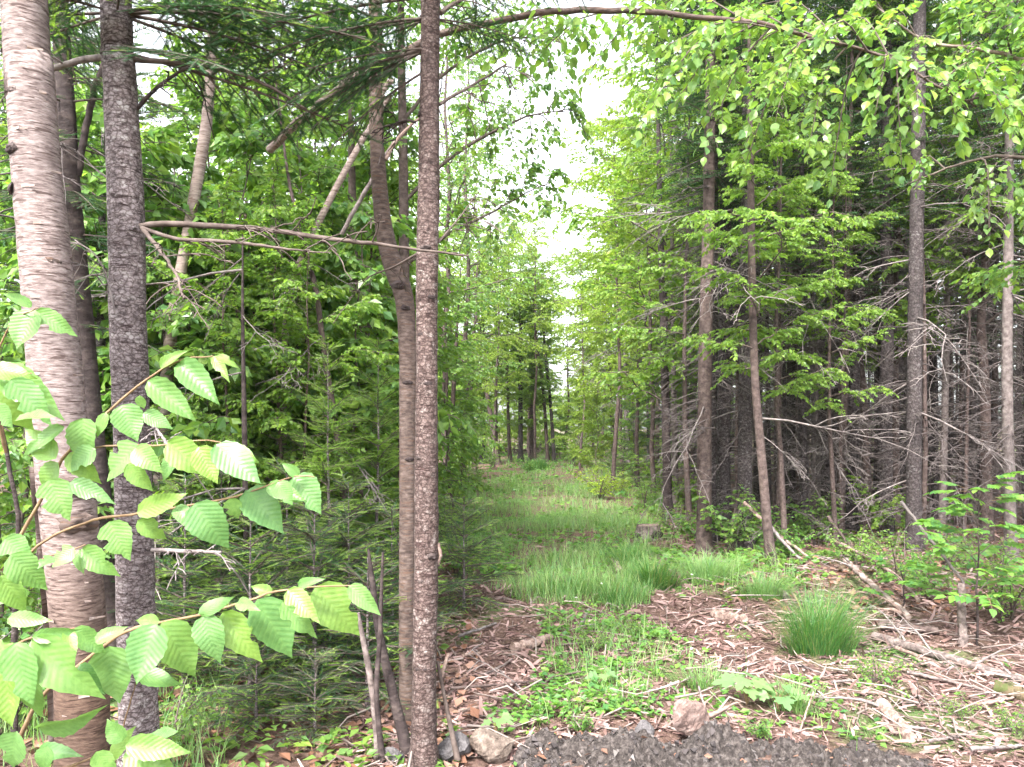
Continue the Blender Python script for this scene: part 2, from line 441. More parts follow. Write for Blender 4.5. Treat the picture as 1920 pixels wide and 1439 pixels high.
islandmat('petal', [(.55, .55, .52), (.65, .65, .6)])
rockmat('rock_tan', [(.3, (.05, .036, .029)), (.5, (.13, .10, .083)), (.7, (.24, .20, .172))], 30)
rockmat('rock_grey', [(.3, (.035, .032, .033)), (.55, (.10, .092, .094)), (.75, (.18, .17, .17))], 26)
rockmat('rock_pink', [(.3, (.06, .038, .033)), (.5, (.16, .11, .097)), (.7, (.27, .205, .185))], 22)
rockmat('soil', [(.3, (.014, .0115, .011)), (.48, (.052, .043, .04)), (.60, (.105, .089, .083)), (.76, (.20, .175, .165))], 40, 1.0, 0.03)

def groundmat():
    m, nt, out = newmat('forest_floor')
    L = nt.links.new
    tc = N(nt, 'ShaderNodeTexCoord')
    n1 = N(nt, 'ShaderNodeTexNoise', Scale=26.0, Detail=8.0, Roughness=0.75); L(tc.outputs['Object'], n1.inputs['Vector'])
    c1 = ramp(nt, [(.32, (.035, .022, .018)), (.5, (.11, .068, .055)), (.62, (.18, .12, .10)), (.75, (.25, .185, .16))], n1.outputs['Fac'])
    n2 = N(nt, 'ShaderNodeTexNoise', Scale=0.55, Detail=5.0, Roughness=0.6); L(tc.outputs['Object'], n2.inputs['Vector'])
    c2 = ramp(nt, [(.35, (.05, .10, .03)), (.6, (.10, .17, .05))], n1.outputs['Fac'])
    f = ramp(nt, [(.52, (0, 0, 0)), (.62, (1, 1, 1))], n2.outputs['Fac'])
    mx = N(nt, 'ShaderNodeMix', _data_type='RGBA'); L(f.outputs['Color'], mx.inputs['Factor']); L(c1.outputs['Color'], mx.inputs['A']); L(c2.outputs['Color'], mx.inputs['B'])
    p = N(nt, 'ShaderNodeBsdfPrincipled', Roughness=0.95)
    p.inputs['Specular IOR Level'].default_value = 0.1
    L(mx.outputs['Result'], p.inputs['Base Color'])
    bp = N(nt, 'ShaderNodeBump', Strength=0.9, Distance=0.03); L(n1.outputs['Fac'], bp.inputs['Height']); L(bp.outputs['Normal'], p.inputs['Normal'])
    L(p.outputs[0], out.inputs['Surface'])
groundmat()

# ------------------------------------------------------------------ ground
def axis(lo, a, b, hi, step, grow=1.18):
    mid = list(np.arange(a, b + 1e-6, step))
    up, s, x = [], step, b
    while x < hi:
        s *= grow; x += s; up.append(x)
    dn, s, x = [], step, a
    while x > lo:
        s *= grow; x -= s; dn.append(x)
    return np.array(dn[::-1] + mid + up)

def build_ground():
    xs = axis(-400, -6, 8, 400, 0.11); ys = axis(-300, 3.0, 14, 500, 0.11)
    X, Yy = np.meshgrid(xs, ys, indexing='ij')
    Z = gz(X, Yy)
    V = np.stack([X, Yy, Z], -1).reshape(-1, 3)
    nx, ny = len(xs), len(ys)
    i = np.arange(nx - 1)[:, None] * ny; j = np.arange(ny - 1)[None]
    q = np.stack([i + j, i + ny + j, i + ny + j + 1, i + j + 1], -1).reshape(-1, 4)
    g = Geo(); g.add(V, None, q)
    tag(mob('ground', g.mesh('ground', ['forest_floor'], True)), 'brown litter covered forest ground under the trail and trees', kind='structure')
build_ground()

# ------------------------------------------------------------------ plant prototypes: each returns [(part name, mesh, kind)]
def limb_path(rng, start, az, L, el, droop=0.25, n=7, wig=0.05):
    t = np.linspace(0, 1, n)
    d = np.array([math.cos(az), math.sin(az), 0])
    side = np.array([-math.sin(az), math.cos(az), 0])
    up = math.tan(el) * t - droop * t * t
    p = start + L * (t[:, None] * d * math.cos(el) + up[:, None] * np.array([0, 0, 1.0]) * math.cos(el))
    w = np.cumsum(rng.normal(0, wig, n)) * L * 0.5
    w2 = np.cumsum(rng.normal(0, wig, n)) * L * 0.3
    w -= w[0]; w2 -= w2[0]
    return p + side * w[:, None] + np.array([0, 0, 1.0]) * w2[:, None]

def pathat(path, t):
    n = len(path) - 1
    x = np.clip(np.asarray(t) * n, 0, n - 1e-6); k = x.astype(int); f = (x - k)[..., None]
    return path[k] * (1 - f) + path[k + 1] * f, nrm(path[k + 1] - path[k])

def leaf_twigs(rng, gw, gl, path, L, nt, leafsize, tmpl=(LEAF2, LEAF2T), twl=0.45, step=0.06, droop=0.35, mat=0, wood_mat=0, t0=0.2, twr=0.004, up_jit=0.75, collect=None):
    """side twigs with alternating leaves along a limb"""
    nt = int(nt * 1.9)
    step = step * .5
    ts = np.linspace(t0, 1.0, nt) + rng.uniform(-.03, .03, nt)
    ts = np.clip(ts, 0.05, 0.999)
    pos, tan = pathat(path, ts)
    Pp, D, S, Nn = [], [], [], []
    for k in range(nt):
        s = 1 if k % 2 else -1
        a = R(rng.uniform(35, 70)) * s
        d = tan[k].copy(); h = nrm(np.array([d[0], d[1], 0.0]) + 1e-6)
        dd = np.array([h[0] * math.cos(a) - h[1] * math.sin(a), h[0] * math.sin(a) + h[1] * math.cos(a), d[2] * 0.6 + rng.normal(0, .18)])
        if k == nt - 1: dd = d
        dd = nrm(dd)
        l = L * twl * (1.1 - 0.75 * ts[k]) * rng.uniform(.6, 1.2)
        tt = np.linspace(0, 1, 4)
        tp = pos[k] + dd * l * tt[:, None] + np.array([0, 0, -1.0]) * (droop * l * tt * tt)[:, None]
        tube(gw, tp, np.linspace(twr, twr * .4, 4), 3, wood_mat)
        m = max(3, int(l / step))
        tl = np.linspace(.12, 1.0, m)
        lp, lt = pathat(tp, tl * .999)
        sg = np.where(np.arange(m) % 2 == 0, 1, -1)[:, None]
        sd = nrm(np.cross(lt, np.array([0, 0, 1.0])))
        ld = nrm(lt * 0.75 + sd * sg * 0.8 + rng.normal(0, .34, (m, 3)) + np.array([0, 0, -rng.uniform(.1, .7)]))
        ld[-1] = lt[-1] + np.array([0, 0, -.25])
        nn = nrm(np.array([0, 0, 1.0]) + rng.normal(0, up_jit, (m, 3)))
        Pp.append(lp); D.append(ld); Nn.append(nn); S.append(leafsize * rng.uniform(.55, 1.15, m))
    Pp = np.concatenate(Pp); D = np.concatenate(D); S = np.concatenate(S); Nn = np.concatenate(Nn)
    if collect is not None:
        collect.append((Pp, D, Nn, S))
    if gl is not None:
        place(gl, tmpl[0], tmpl[1], Pp, D, Nn, S, mat)

def broadleaf(seed, h, r, cb, Lmax, nl, leaf, el=(20, 55), nt=12, bark='bark_red', lmat='leaf_maple', lean=0.05, tmpl=(LEAF2, LEAF2T), step=0.06, droop=.3, shape=1.0, twl=.45):
    rng = np.random.default_rng(seed)
    gt, gw, gl = Geo(), Geo(), Geo()
    n = 14
    z = np.linspace(-.15, h, n)
    path = np.stack([np.cumsum(rng.normal(0, lean * h / n, n)), np.cumsum(rng.normal(0, lean * h / n, n)), z], -1)
    path[:, :2] -= path[1, :2]
    tube(gt, path, r * (1 - .92 * np.clip(z / h, 0, 1) ** 1.1) * np.where(z < .1, 1.3, 1), 8, 0, .04, rng)
    az = rng.random() * 6.28
    for k in range(nl):
        f = (k + rng.uniform(0, .8)) / nl
        zz = h * (cb + (1 - cb) * f)
        st, _ = pathat(path, (zz + .15) / (h + .15))
        az += 2.4 + rng.normal(0, .8)
        prof = (0.35 + 0.65 * math.sin(math.pi * min(1, (f * .85 + .12) ** shape)))
        L = Lmax * prof * rng.uniform(.4, 1.25) * (1.0 - .18 * f)
        e = R(rng.uniform(*el)) + R(25) * f
        lp = limb_path(rng, st, az, L, e, droop, wig=.11)
        tube(gw, lp, np.linspace(max(.006, r * .28 * (1 - .6 * f)), .004, len(lp)), 4)
        leaf_twigs(rng, gw, gl, lp, L, nt, leaf, tmpl, twl=twl, step=step)
    return [('trunk', gt.mesh('broadleaf_trunk', [bark], True), None), ('branchwork', gw.mesh('broadleaf_branch', ['bark_twig'], True), None), ('crown', gl.mesh('broadleaf_crown', [lmat]), None)]

def shrub(seed, h, w, nst, leaf, lmat='leaf_shrub', tmpl=(LEAF2, LEAF2T), nt=7, step=.05, arch=.25):
    rng = np.random.default_rng(seed)
    gw, gl = Geo(), Geo()
    for k in range(nst):
        az = 6.28 * k / nst + rng.normal(0, .5)
        L = h * rng.uniform(.7, 1.15)
        t = np.linspace(0, 1, 6)
        out = w * rng.uniform(.3, 1.0)
        p = np.stack([math.cos(az) * out * t ** 1.4, math.sin(az) * out * t ** 1.4, L * (t - arch * t * t)], -1) + np.array([rng.normal(0, .04), rng.normal(0, .04), -.04])
        tube(gw, p, np.linspace(.010, .003, 6), 4)
        leaf_twigs(rng, gw, gl, p, L, nt, leaf, tmpl, twl=.38, step=step, t0=.25, twr=.003)
    return [('stem', gw.mesh('shrub_stem', ['bark_twig'], True), None), ('foliage', gl.mesh('shrub_foliage', [lmat]), None)]

def needle_twig(nn, nl, nw, flat=.5, seed=1):
    """one needle-clad shoot, length 1"""
    rng = np.random.default_rng(seed)
    V, T = [], []
    V += [[-.012, 0, 0], [.012, 0, 0], [0, 1, 0]]; T.append([0, 1, 2])
    for k in range(nn):
        y = (k + .5) / nn
        ang = (math.pi * flat * rng.uniform(-.45, .45)) + (0 if k % 2 else math.pi)
        fw = rng.uniform(.5, .9)
        d = np.array([math.cos(ang), fw, abs(math.sin(ang)) * .9 + .12]); d /= np.linalg.norm(d)
        l = nl * rng.uniform(.75, 1.1) * (1 - .35 * y)
        b = len(V)
        V += [[0, y - nw / 2, 0], [0, y + nw / 2, 0], list(np.array([0, y, 0]) + d * l)]
        T.append([b, b + 1, b + 2])
    b = len(V)
    return np.array(V, float), np.array(T)

TW_FINE = needle_twig(40, .20, .040, seed=3)
TW_MID = needle_twig(16, .24, .085, seed=4)
TW_FAR = needle_twig(9, .26, .15, seed=6)

def fir_branch_geo(rng, L, tw, tl=.11, gap=.045, droop=.12, width=.42, new=.5, up=.08, gw=None, gn=None, M=None, t=None, wr=.008, bare=.12):
    """flat fir spray along +Y, appended to gw / gn with transform M, t; material 0 old needles, 1 new tips"""
    n = 8
    s = np.linspace(0, 1, n)
    sway = rng.normal(0, .06) * L
    path = np.stack([sway * s * s, L * s, L * (up * s - droop * s * s)], -1)
    pos, dr, old = [], [], []
    wood = []
    k = 0
    y = bare
    while y < .97:
        c, tg = pathat(path, y)
        for sd in (-1, 1):
            l = L * width * (1.0 - y) ** .8 * rng.uniform(.7, 1.15) + tl * .5
            a = R(rng.uniform(48, 62))
            d = nrm(np.array([tg[0] + sd * math.sin(a), tg[1] * math.cos(a), tg[2] + rng.normal(0, .06) - .05]))
            m = max(1, int(round(l / tl)))
            wood.append((c, c + d * l))
            for q in range(m):
                b = c + d * (l * q / m) + np.array([0, 0, -.10 * l * (q / m) ** 2])
                pos.append(b); dr.append(d + np.array([0, 0, -.12 * q / m])); old.append(0 if q < m - 1 else 1)
                if q < m - 1 and l > tl * 1.6:
                    for s2 in (-1, 1):
                        if rng.random() < .75:
                            a2 = R(rng.uniform(40, 60)) * s2
                            d2 = np.array([d[0] * math.cos(a2) - d[1] * math.sin(a2), d[0] * math.sin(a2) + d[1] * math.cos(a2), d[2] + rng.normal(0, .08)])
                            pos.append(b + d * tl * .5); dr.append(d2); old.append(1)
        y += gap / L * rng.uniform(.8, 1.25)
        k += 1
    for q in range(int(L * (1 - bare) / tl) + 1):
        c, tg = pathat(path, min(.999, bare + q * tl / L)); pos.append(c); dr.append(tg); old.append(1 if q * tl / L > .8 else 0)
    pos = np.array(pos); dr = nrm(np.array(dr)); old = np.array(old)
    mats = np.where((old == 1) & (rng.random(len(old)) < new), 1, 0)
    nor = nrm(np.array([0, 0, 1.0]) + rng.normal(0, .25, (len(pos), 3)))
    M = np.eye(3) if M is None else M; t = np.zeros(3) if t is None else t
    sz = tl * rng.uniform(.8, 1.25, len(pos))
    place(gn, tw[0], tw[1], pos @ M.T + t, dr @ M.T, nor @ M.T, sz, mats)
    tube(gw, path @ M.T + t, np.linspace(wr, .0025, n), 4)
    for a, b in wood:
        pr = np.stack([a, b]) @ M.T + t
        tube(gw, pr, [.0025, .0012], 3)

def rotm(az, el):
    """branch frame: +Y of the spray points to azimuth az, raised by el"""
    ca, sa, ce, se = math.cos(az), math.sin(az), math.cos(el), math.sin(el)
    y = np.array([ca * ce, sa * ce, se]); x = np.array([sa, -ca, 0]); z = np.cross(x, y)
    return np.stack([x, y, z], 1)

def fir(seed, h, r, cb, Lb, whorl, nper, tw, tl, gap, el0=10, el1=45, new=.35, bark='bark_fir', dead=0, mats=('needle_old', 'needle_new'), width=.42, topcut=1.0, droop=.12):
    rng = np.random.default_rng(seed)
    gt, gw, gn, gd = Geo(), Geo(), Geo(), Geo()
    n = 16
    z = np.linspace(-.2, h, n)
    path = np.stack([np.cumsum(rng.normal(0, .008 * h / n * 3, n)), np.cumsum(rng.normal(0, .008 * h / n * 3, n)), z], -1)
    path[:, :2] -= path[1, :2]
    tube(gt, path, np.maximum(.004, r * (1 - .95 * np.clip(z / h, 0, 1))) * np.where(z < .1, 1.25, 1), 8 if r < .1 else 10, 0, .03, rng)
    zz = h * cb
    while zz < h * .985:
        f = (zz - h * cb) / (h * (1 - cb))
        a0 = rng.random() * 6.28
        for k in range(nper):
            az = a0 + 6.28 * k / nper + rng.normal(0, .25)
            L = (Lb * (1 - f) ** .8 * min(1, .55 + 1.6 * f) + .12) * rng.uniform(.7, 1.15)
            st, _ = pathat(path, (zz + rng.normal(0, whorl * .15) + .2) / (h + .2))
            e = R(el0 + (el1 - el0) * f + rng.normal(0, 6))
            fir_branch_geo(rng, L, tw, tl, gap, droop, width, new, .1, gw, gn, rotm(az, e), st, wr=max(.005, .012 * L))
        zz += whorl * rng.uniform(.8, 1.2)
    parts = [('trunk', gt.mesh('conifer_trunk', [bark], True), None), ('branchwork', gw.mesh('conifer_branch', ['bark_twig'], True), None), ('crown', gn.mesh('conifer_crown', list(mats)), None)]
    if dead:
        for k in range(dead):
            zz = rng.uniform(.5, h * cb + .5)
            dead_branch_geo(rng, gd, pathat(path, (zz + .2) / (h + .2))[0], rng.random() * 6.28, rng.uniform(.5, 1.5), R(rng.uniform(-25, 12)))
        parts.append(('dead_branchwork', gd.mesh('conifer_dead_branch', ['dead_twig'], True), 'stuff'))
    return parts

def dead_branch_geo(rng, g, st, az, L, el, r=.009, depth=2, twigs=7):
    p = limb_path(rng, st, az, L, el, rng.uniform(.05, .4), 7, .06)
    tube(g, p, np.linspace(r, .0022, 7), 4)
    if depth > 0:
        for k in range(twigs):
            t = rng.uniform(.25, .98)
            q, tg = pathat(p, t)
            a = math.atan2(tg[1], tg[0]) + rng.choice([-1, 1]) * R(rng.uniform(25, 65))
            dead_branch_geo(rng, g, q, a, L * rng.uniform(.18, .5) * (1.15 - t * .7), R(rng.uniform(-35, 20)), .0038, depth - 1, 3)

PROTO = {}
# tall mixed broadleaves, crown high
PROTO['maple'] = [broadleaf(11, 11, .085, .26, 2.4, 38, .10, nt=13, step=.055), broadleaf(12, 12.5, .10, .30, 2.7, 42, .105, nt=13, step=.055, el=(15, 55)), broadleaf(13, 9, .065, .18, 2.0, 36, .095, nt=12, step=.055, el=(10, 50))]
# slim understorey saplings, leaves down to knee height
PROTO['sapling'] = [broadleaf(21, 5.2, .03, .14, 1.25, 30, .10, nt=10, bark='bark_twig', lmat='leaf_shrub', el=(5, 35), lean=.12, twl=.5), broadleaf(22, 4.2, .025, .08, 1.1, 28, .13, nt=9, bark='bark_twig', lmat='leaf_birch', el=(0, 35), lean=.12, twl=.5), broadleaf(23, 6.2, .035, .2, 1.4, 32, .095, nt=10, bark='bark_birch_brown', lmat='leaf_maple', el=(10, 40), lean=.1, twl=.5)]
# leafy right down to the ground
PROTO['highmaple'] = [broadleaf(16, 11, .07, .33, 2.2, 36, .10, nt=13, step=.055, el=(5, 35))]
PROTO['goldhigh'] = [broadleaf(14, 9.5, .06, .40, 2.2, 36, .09, nt=12, step=.06, el=(0, 45), lmat='leaf_gold')]
PROTO['gold'] = [broadleaf(17, 11, .07, .27, 2.3, 38, .09, nt=12, step=.06, el=(10, 45), lmat='leaf_gold'), broadleaf(18, 9, .06, .26, 2.1, 34, .09, nt=12, step=.06, el=(5, 40), lmat='leaf_gold')]
PROTO['airy'] = [broadleaf(19, 13, .08, .22, 3.0, 40, .09, nt=10, step=.085, el=(10, 50), bark='bark_red', lmat='leaf_birch', lean=.1), broadleaf(20, 11, .07, .20, 2.7, 38, .09, nt=10, step=.085, el=(10, 50), lmat='leaf_gold', lean=.1)]
PROTO['goldthicket'] = [broadleaf(28, 6.0, .03, .03, 1.9, 40, .11, nt=10, bark='bark_twig', lmat='leaf_gold', el=(5, 45), lean=.12, twl=.5)]
PROTO['thicket'] = [broadleaf(26, 4.6, .03, .03, 1.5, 38, .10, nt=10, bark='bark_twig', lmat='leaf_maple', el=(5, 40), lean=.12, twl=.5), broadleaf(27, 3.2, .022, .03, 1.2, 32, .09, nt=10, bark='bark_twig', lmat='leaf_shrub', el=(0, 40), lean=.12, twl=.5)]
PROTO['birch'] = [broadleaf(31, 10, .07, .30, 2.0, 38, .08, nt=13, bark='bark_birch_pale', lmat='leaf_birch', el=(20, 50), lean=.1, droop=.5, step=.05), broadleaf(32, 8, .05, .26, 1.7, 34, .08, nt=12, bark='bark_birch_pale', lmat='leaf_birch', el=(20, 50), lean=.12, droop=.5, step=.05)]
PROTO['shrub'] = [shrub(41, 1.1, .5, 7, .07), shrub(42, .8, .55, 8, .065, 'leaf_herb'), shrub(43, 1.5, .6, 7, .08, 'leaf_maple'), shrub(44, .6, .45, 9, .05, 'leaf_shrub')]
PROTO['yellowshrub'] = [shrub(45, .8, .7, 12, .06, 'leaf_yellow')]
PROTO['spruce'] = [fir(51, 14, .105, .44, 1.5, .42, 5, TW_FAR, .20, .12, -15, 35, .25, 'bark_spruce', dead=26, mats=('needle_old', 'needle_mid'), width=.36), fir(52, 16, .115, .50, 1.6, .45, 5, TW_FAR, .20, .12, -15, 35, .2, 'bark_spruce', dead=24, mats=('needle_old', 'needle_mid'), width=.36), fir(53, 12, .075, .40, 1.2, .40, 5, TW_FAR, .18, .11, -12, 35, .25, 'bark_red', dead=30, mats=('needle_old', 'needle_mid'), width=.36)]
PROTO['pole'] = [fir(55, 9, .05, .55, .9, .42, 4, TW_FAR, .18, .12, -12, 35, .25, 'bark_spruce', dead=34, mats=('needle_old', 'needle_mid'), width=.36), fir(56, 7.5, .036, .6, .8, .40, 4, TW_FAR, .18, .12, -12, 35, .25, 'bark_red', dead=30, mats=('needle_old', 'needle_mid'), width=.36)]
PROTO['fir'] = [fir(61, 5.5, .045, .08, 1.15, .33, 5, TW_MID, .13, .075, 2, 45, .8, 'bark_fir', mats=('needle_mid', 'needle_new')), fir(62, 3.6, .032, .07, .95, .27, 5, TW_MID, .12, .065, 2, 42, .85, 'bark_fir', mats=('needle_mid', 'needle_new')), fir(63, 8, .07, .14, 1.4, .42, 5, TW_MID, .16, .10, -5, 42, .5, 'bark_fir', mats=('needle_old', 'needle_mid'))]
PROTO['firsap'] = [fir(71, 1.25, .018, .12, .75, .17, 5, TW_FINE, .085, .05, 0, 40, .5, 'bark_fir'), fir(72, 1.6, .02, .10, .8, .19, 5, TW_FINE, .09, .052, 0, 40, .5, 'bark_fir'), fir(73, .7, .012, .15, .42, .13, 5, TW_FINE, .07, .045, 5, 40, .4, 'bark_fir')]

def snag(seed, h, r, n, bark='bark_pale', lo=.15):
    rng = np.random.default_rng(seed)
    gt, gd = Geo(), Geo()
    z = np.linspace(-.15, h, 12)
    path = np.stack([np.cumsum(rng.normal(0, .02, 12)), np.cumsum(rng.normal(0, .02, 12)), z], -1); path[:, :2] -= path[1, :2]
    tube(gt, path, r * (1 - .75 * np.clip(z / h, 0, 1)), 8, 0, .04, rng)
    for k in range(n):
        dead_branch_geo(rng, gd, pathat(path, rng.uniform(lo, .98))[0], rng.random() * 6.28, rng.uniform(.4, 1.3), R(rng.uniform(-40, 15)), .008)
    return [('trunk', gt.mesh('snag_trunk', [bark], True), None), ('dead_branchwork', gd.mesh('snag_branch', ['dead_twig'], True), 'stuff')]
PROTO['snag'] = [snag(81, 6, .035, 26), snag(82, 4.5, .022, 18), snag(83, 8, .045, 34, 'bark_spruce')]

def plant(name, kind, var, x, y, sc, rz, label, cat, group=None, tilt=None):
    root = empty(name, (x, y, gzf(x, y)), rz, sc)
    if tilt:
        root.rotation_euler = (tilt[0], tilt[1], rz)
    for nm, me, kd in PROTO[kind][var % len(PROTO[kind])]:
        o = mob(nm, me, root)
        if kd or nm in ('branchwork', 'crown', 'foliage'): o['kind'] = 'stuff'
    return tag(root, label, cat, group)

# ------------------------------------------------------------------ trees with a trunk traced at its own distance
def px_tree(name, pts, Y, top, bark, label, cat='tree', seg=12, wob=.03, seed=1, crown=None, group=None, rings=40, lump=0.0, taper=.35, mat2=None):
    """pts = (column, row, width) of the trunk in the photo; Y its distance; the foot goes down to the ground and the top on to height top"""
    rng = np.random.default_rng(seed)
    pts = sorted(pts, key=lambda p: -p[1])
    c = np.array([P(u, v, Y) for u, v, w in pts]); r = np.array([w / 2 / FPX * Y * math.cos(math.atan((u - U0) / FPX)) for u, v, w in pts])
    d0 = c[1] - c[0]; d0 = d0 / d0[2]
    foot = c[0] - d0 * (c[0][2] + .15)
    if c[0][2] > .02:
        g0 = gzf(foot[0], foot[1]) - .12
        foot = c[0] - d0 * (c[0][2] - g0)
        c = np.concatenate([[foot], c]); r = np.r_[r[0] * 1.12, r]
    base = np.array([c[0][0], c[0][1], gzf(c[0][0], c[0][1])])
    if top > c[-1][2] + .3:
        d1 = c[-1] - c[-2]; d1 = d1 / max(d1[2], .05)
        d1[:2] *= .6
        tp = c[-1] + d1 * (top - c[-1][2])
        c = np.concatenate([c, [(c[-1] * .5 + tp * .5)], [tp]]); r = np.r_[r, r[-1] * (1 + taper) / 2, max(.006, r[-1] * taper * .4)]
    path = smooth_path(c, rings)
    dd = np.r_[0, np.cumsum(np.linalg.norm(np.diff(c, axis=0), axis=1))]; dd /= dd[-1]
    rad = np.interp(np.linspace(0, 1, rings), dd, r)
    rad = rad * (1 + .45 * np.exp(-np.clip(path[:, 2] - base[2], 0, 9) / .10))
    root = empty(name, base)
    g = Geo(); tube(g, path - base, rad, seg, 0, wob, rng, cap=True, lump=lump)
    mob('trunk', g.mesh(name + '_trunk', [bark], True), root)
    tag(root, label, cat, group)
    if crown:
        kind, var, sc, dz = (tuple(crown) + (0,))[:4]
        for nm, me, kd in PROTO[kind][var]:
            if nm == 'trunk': continue
            o = mob(nm, me, root); o.scale = (sc, sc, sc)
            k = np.argmin(abs(path[:, 2] - top * .75))
            o.location = (path[k][0] - base[0], path[k][1] - base[1], dz)
            if kd or nm in ('branchwork', 'crown', 'foliage'): o['kind'] = 'stuff'
    return root, path, rad, base

def at_z(path, z):
    k = int(np.argmin(abs(path[:, 2] - z)))
    return path[k]

# dead side branches shared by many trunks
DEADM = []
for s_ in range(6):
    rng = np.random.default_rng(300 + s_); g = Geo()
    dead_branch_geo(rng, g, np.zeros(3), 0.0, .9 + .12 * s_, R(-6), .010, 2, 9)
    DEADM.append(g.mesh('dead_branch', ['dead_wood'], True))
def add_dead(root, path, base, n, seed, zlo=.6, zhi=5.0, sc=1.0, toward=None):
    rng = np.random.default_rng(seed)
    for k in range(n):
        z = rng.uniform(zlo, zhi)
        p = at_z(path, z + base[2]) - base
        o = mob('dead_branch', DEADM[rng.integers(6)], root, p)
        o.rotation_euler = (rng.uniform(-.4, .4), R(rng.uniform(-10, 30)), rng.random() * 6.28 if toward is None else toward + rng.normal(0, .9))
        s = sc * rng.uniform(.6, 1.5); o.scale = (s, s, s)

# needle-clad branches of the near firs
NEARB = []
for s_ in range(4):
    rng = np.random.default_rng(400 + s_); gw, gn = Geo(), Geo()
    fir_branch_geo(rng, .85, TW_FINE, .085, .05, .16, .40, .10 if s_ < 3 else .75, .06, gw, gn, wr=.009, bare=.18)
    NEARB.append((gw.mesh('fir_branch', ['bark_twig'], True), gn.mesh('fir_branch_needles', ['needle_old', 'needle_new'])))
def near_branch(root, p, az, el, sc, var, roll=0.0):
    M = rotm(R(az), R(el))
    m4 = Matrix(M.tolist()).to_4x4() @ Matrix.Rotation(R(roll), 4, 'Y')
    o = mob('branch', NEARB[var][0], root)
    o.location = p; o.rotation_euler = m4.to_euler(); o.scale = (sc, sc, sc)
    mob('needles', NEARB[var][1], o)
    return o

def px_branch(root, base, pts, Y, mat, name='branch', seg=7, seed=1, Y1=None):
    """a branch traced at its distance, going from Y to Y1"""
    Y1 = Y if Y1 is None else Y1
    yy = np.linspace(Y, Y1, len(pts))
    c = np.array([P(u, v, y) for (u, v, w), y in zip(pts, yy)]); r = np.array([w / 2 / FPX * y for (u, v, w), y in zip(pts, yy)])
    n = max(12, len(pts) * 4)
    path = smooth_path(c, n)
    rad = np.interp(np.linspace(0, 1, n), np.linspace(0, 1, len(r)), r)
    rng = np.random.default_rng(seed)
    path[1:-1] += rng.normal(0, rad.mean() * .25, (n - 2, 3))
    g = Geo(); tube(g, path - base, rad, seg, 0, .05, rng, cap=True, lump=.05)
    if name == 'dead_branch':
        for k in range(9):
            q, tg = pathat(path, rng.uniform(.25, .98)); a_ = math.atan2(tg[1], tg[0]) + rng.choice([-1, 1]) * R(rng.uniform(20, 70))
            dead_branch_geo(rng, g, q - base, a_, rng.uniform(.06, .28), R(rng.uniform(-50, 40)), max(.0018, rad.mean() * .4), 1, 2)
    o = mob(name, g.mesh(name, [mat], True), root)
    return o, path

def knot(root, p, nrmal, r, seed, mat, name='knot'):
    rng = np.random.default_rng(seed)
    g = Geo()
    nu, nv = 10, 5
    z = nrm(np.asarray(nrmal, float)); x = nrm(np.cross(z, [0, 0, 1.0])); y = np.cross(z, x)
    V = []
    for i in range(nv + 1):
        ph = i / nv * math.pi / 2
        for j in range(nu):
            th = j / nu * 6.283
            rr = r * math.cos(ph) * (1 + .18 * rng.normal())
            hgt = r * .42 * math.sin(ph) * (1 + .3 * rng.normal()) - (r * .35 if i == nv else 0)
            V.append(x * rr * 1.35 * math.cos(th) + y * rr * .7 * math.sin(th) + z * hgt)
    q = [[i * nu + j, i * nu + (j + 1) % nu, (i + 1) * nu + (j + 1) % nu, (i + 1) * nu + j] for i in range(nv) for j in range(nu)]
    g.add(np.array(V) , None, q)
    return mob(name, g.mesh(name, [mat], True), root, p)

# 1 --- the big pinkish birch
t1, p1, r1, b1 = px_tree('birch_tree', [(46, 0, 90), (55, 120, 95), (67, 300, 99), (82, 450, 103), (95, 600, 104), (110, 780, 106), (128, 950, 111), (145, 1150, 110), (153, 1300, 107), (156, 1439, 106)], 3.1, 12.0, 'bark_birch',
                         'thick pinkish cream birch trunk with horizontal peeling bark, leaning at the edge of the picture', seg=36, rings=170, wob=.018, seed=3, crown=('birch', 1, .8, 6.0), lump=.010)
for k, (u, v, r) in enumerate([(58, 18, .034), (42, 278, .032), (35, 375, .03), (48, 180, .018), (3, 82, .02), (100, 190, .014), (118, 500, .018), (150, 905, .05), (165, 985, .05)]):
    q = P(u, v, 3.1); c = at_z(p1, q[2]); i = int(np.argmin(abs(p1[:, 2] - q[2])))
    dx = np.clip((q[0] - c[0]) / r1[i], -.96, .96)
    n_ = np.array([dx, -math.sqrt(1 - dx * dx), 0])
    knot(t1, c + n_ * r1[i] * .97 - b1, n_, r, 20 + k, 'bark_dark' if k < 4 else 'bark_birch_brown')
rng = np.random.default_rng(77)
for k in range(46):   # papery curls standing off the trunk
    z = rng.uniform(.5, 3.3); i = int(np.argmin(abs(p1[:, 2] - z)))
    th = rng.uniform(-1.65, 1.65); n_ = np.array([math.sin(th), -math.cos(th), 0]); s_ = np.array([math.cos(th), math.sin(th), 0])
    l, h_ = rng.uniform(.02, .06), rng.uniform(.004, .018)
    g = Geo(); V = []
    for a in np.linspace(0, 1, 5):
        for b in (0, 1):
            V.append(s_ * l * (a - .5) + n_ * (.001 + .012 * a ** 2 * (l / .05)) + np.array([0, 0, h_ * (b - .5) * (1 - .5 * a)]))
    g.add(np.array(V), None, [[2 * a, 2 * a + 2, 2 * a + 3, 2 * a + 1] for a in range(4)])
    mob('bark_curl', g.mesh('bark_curl', ['bark_birch_pale'], True), t1, p1[i] + n_ * r1[i] * .995 - b1)
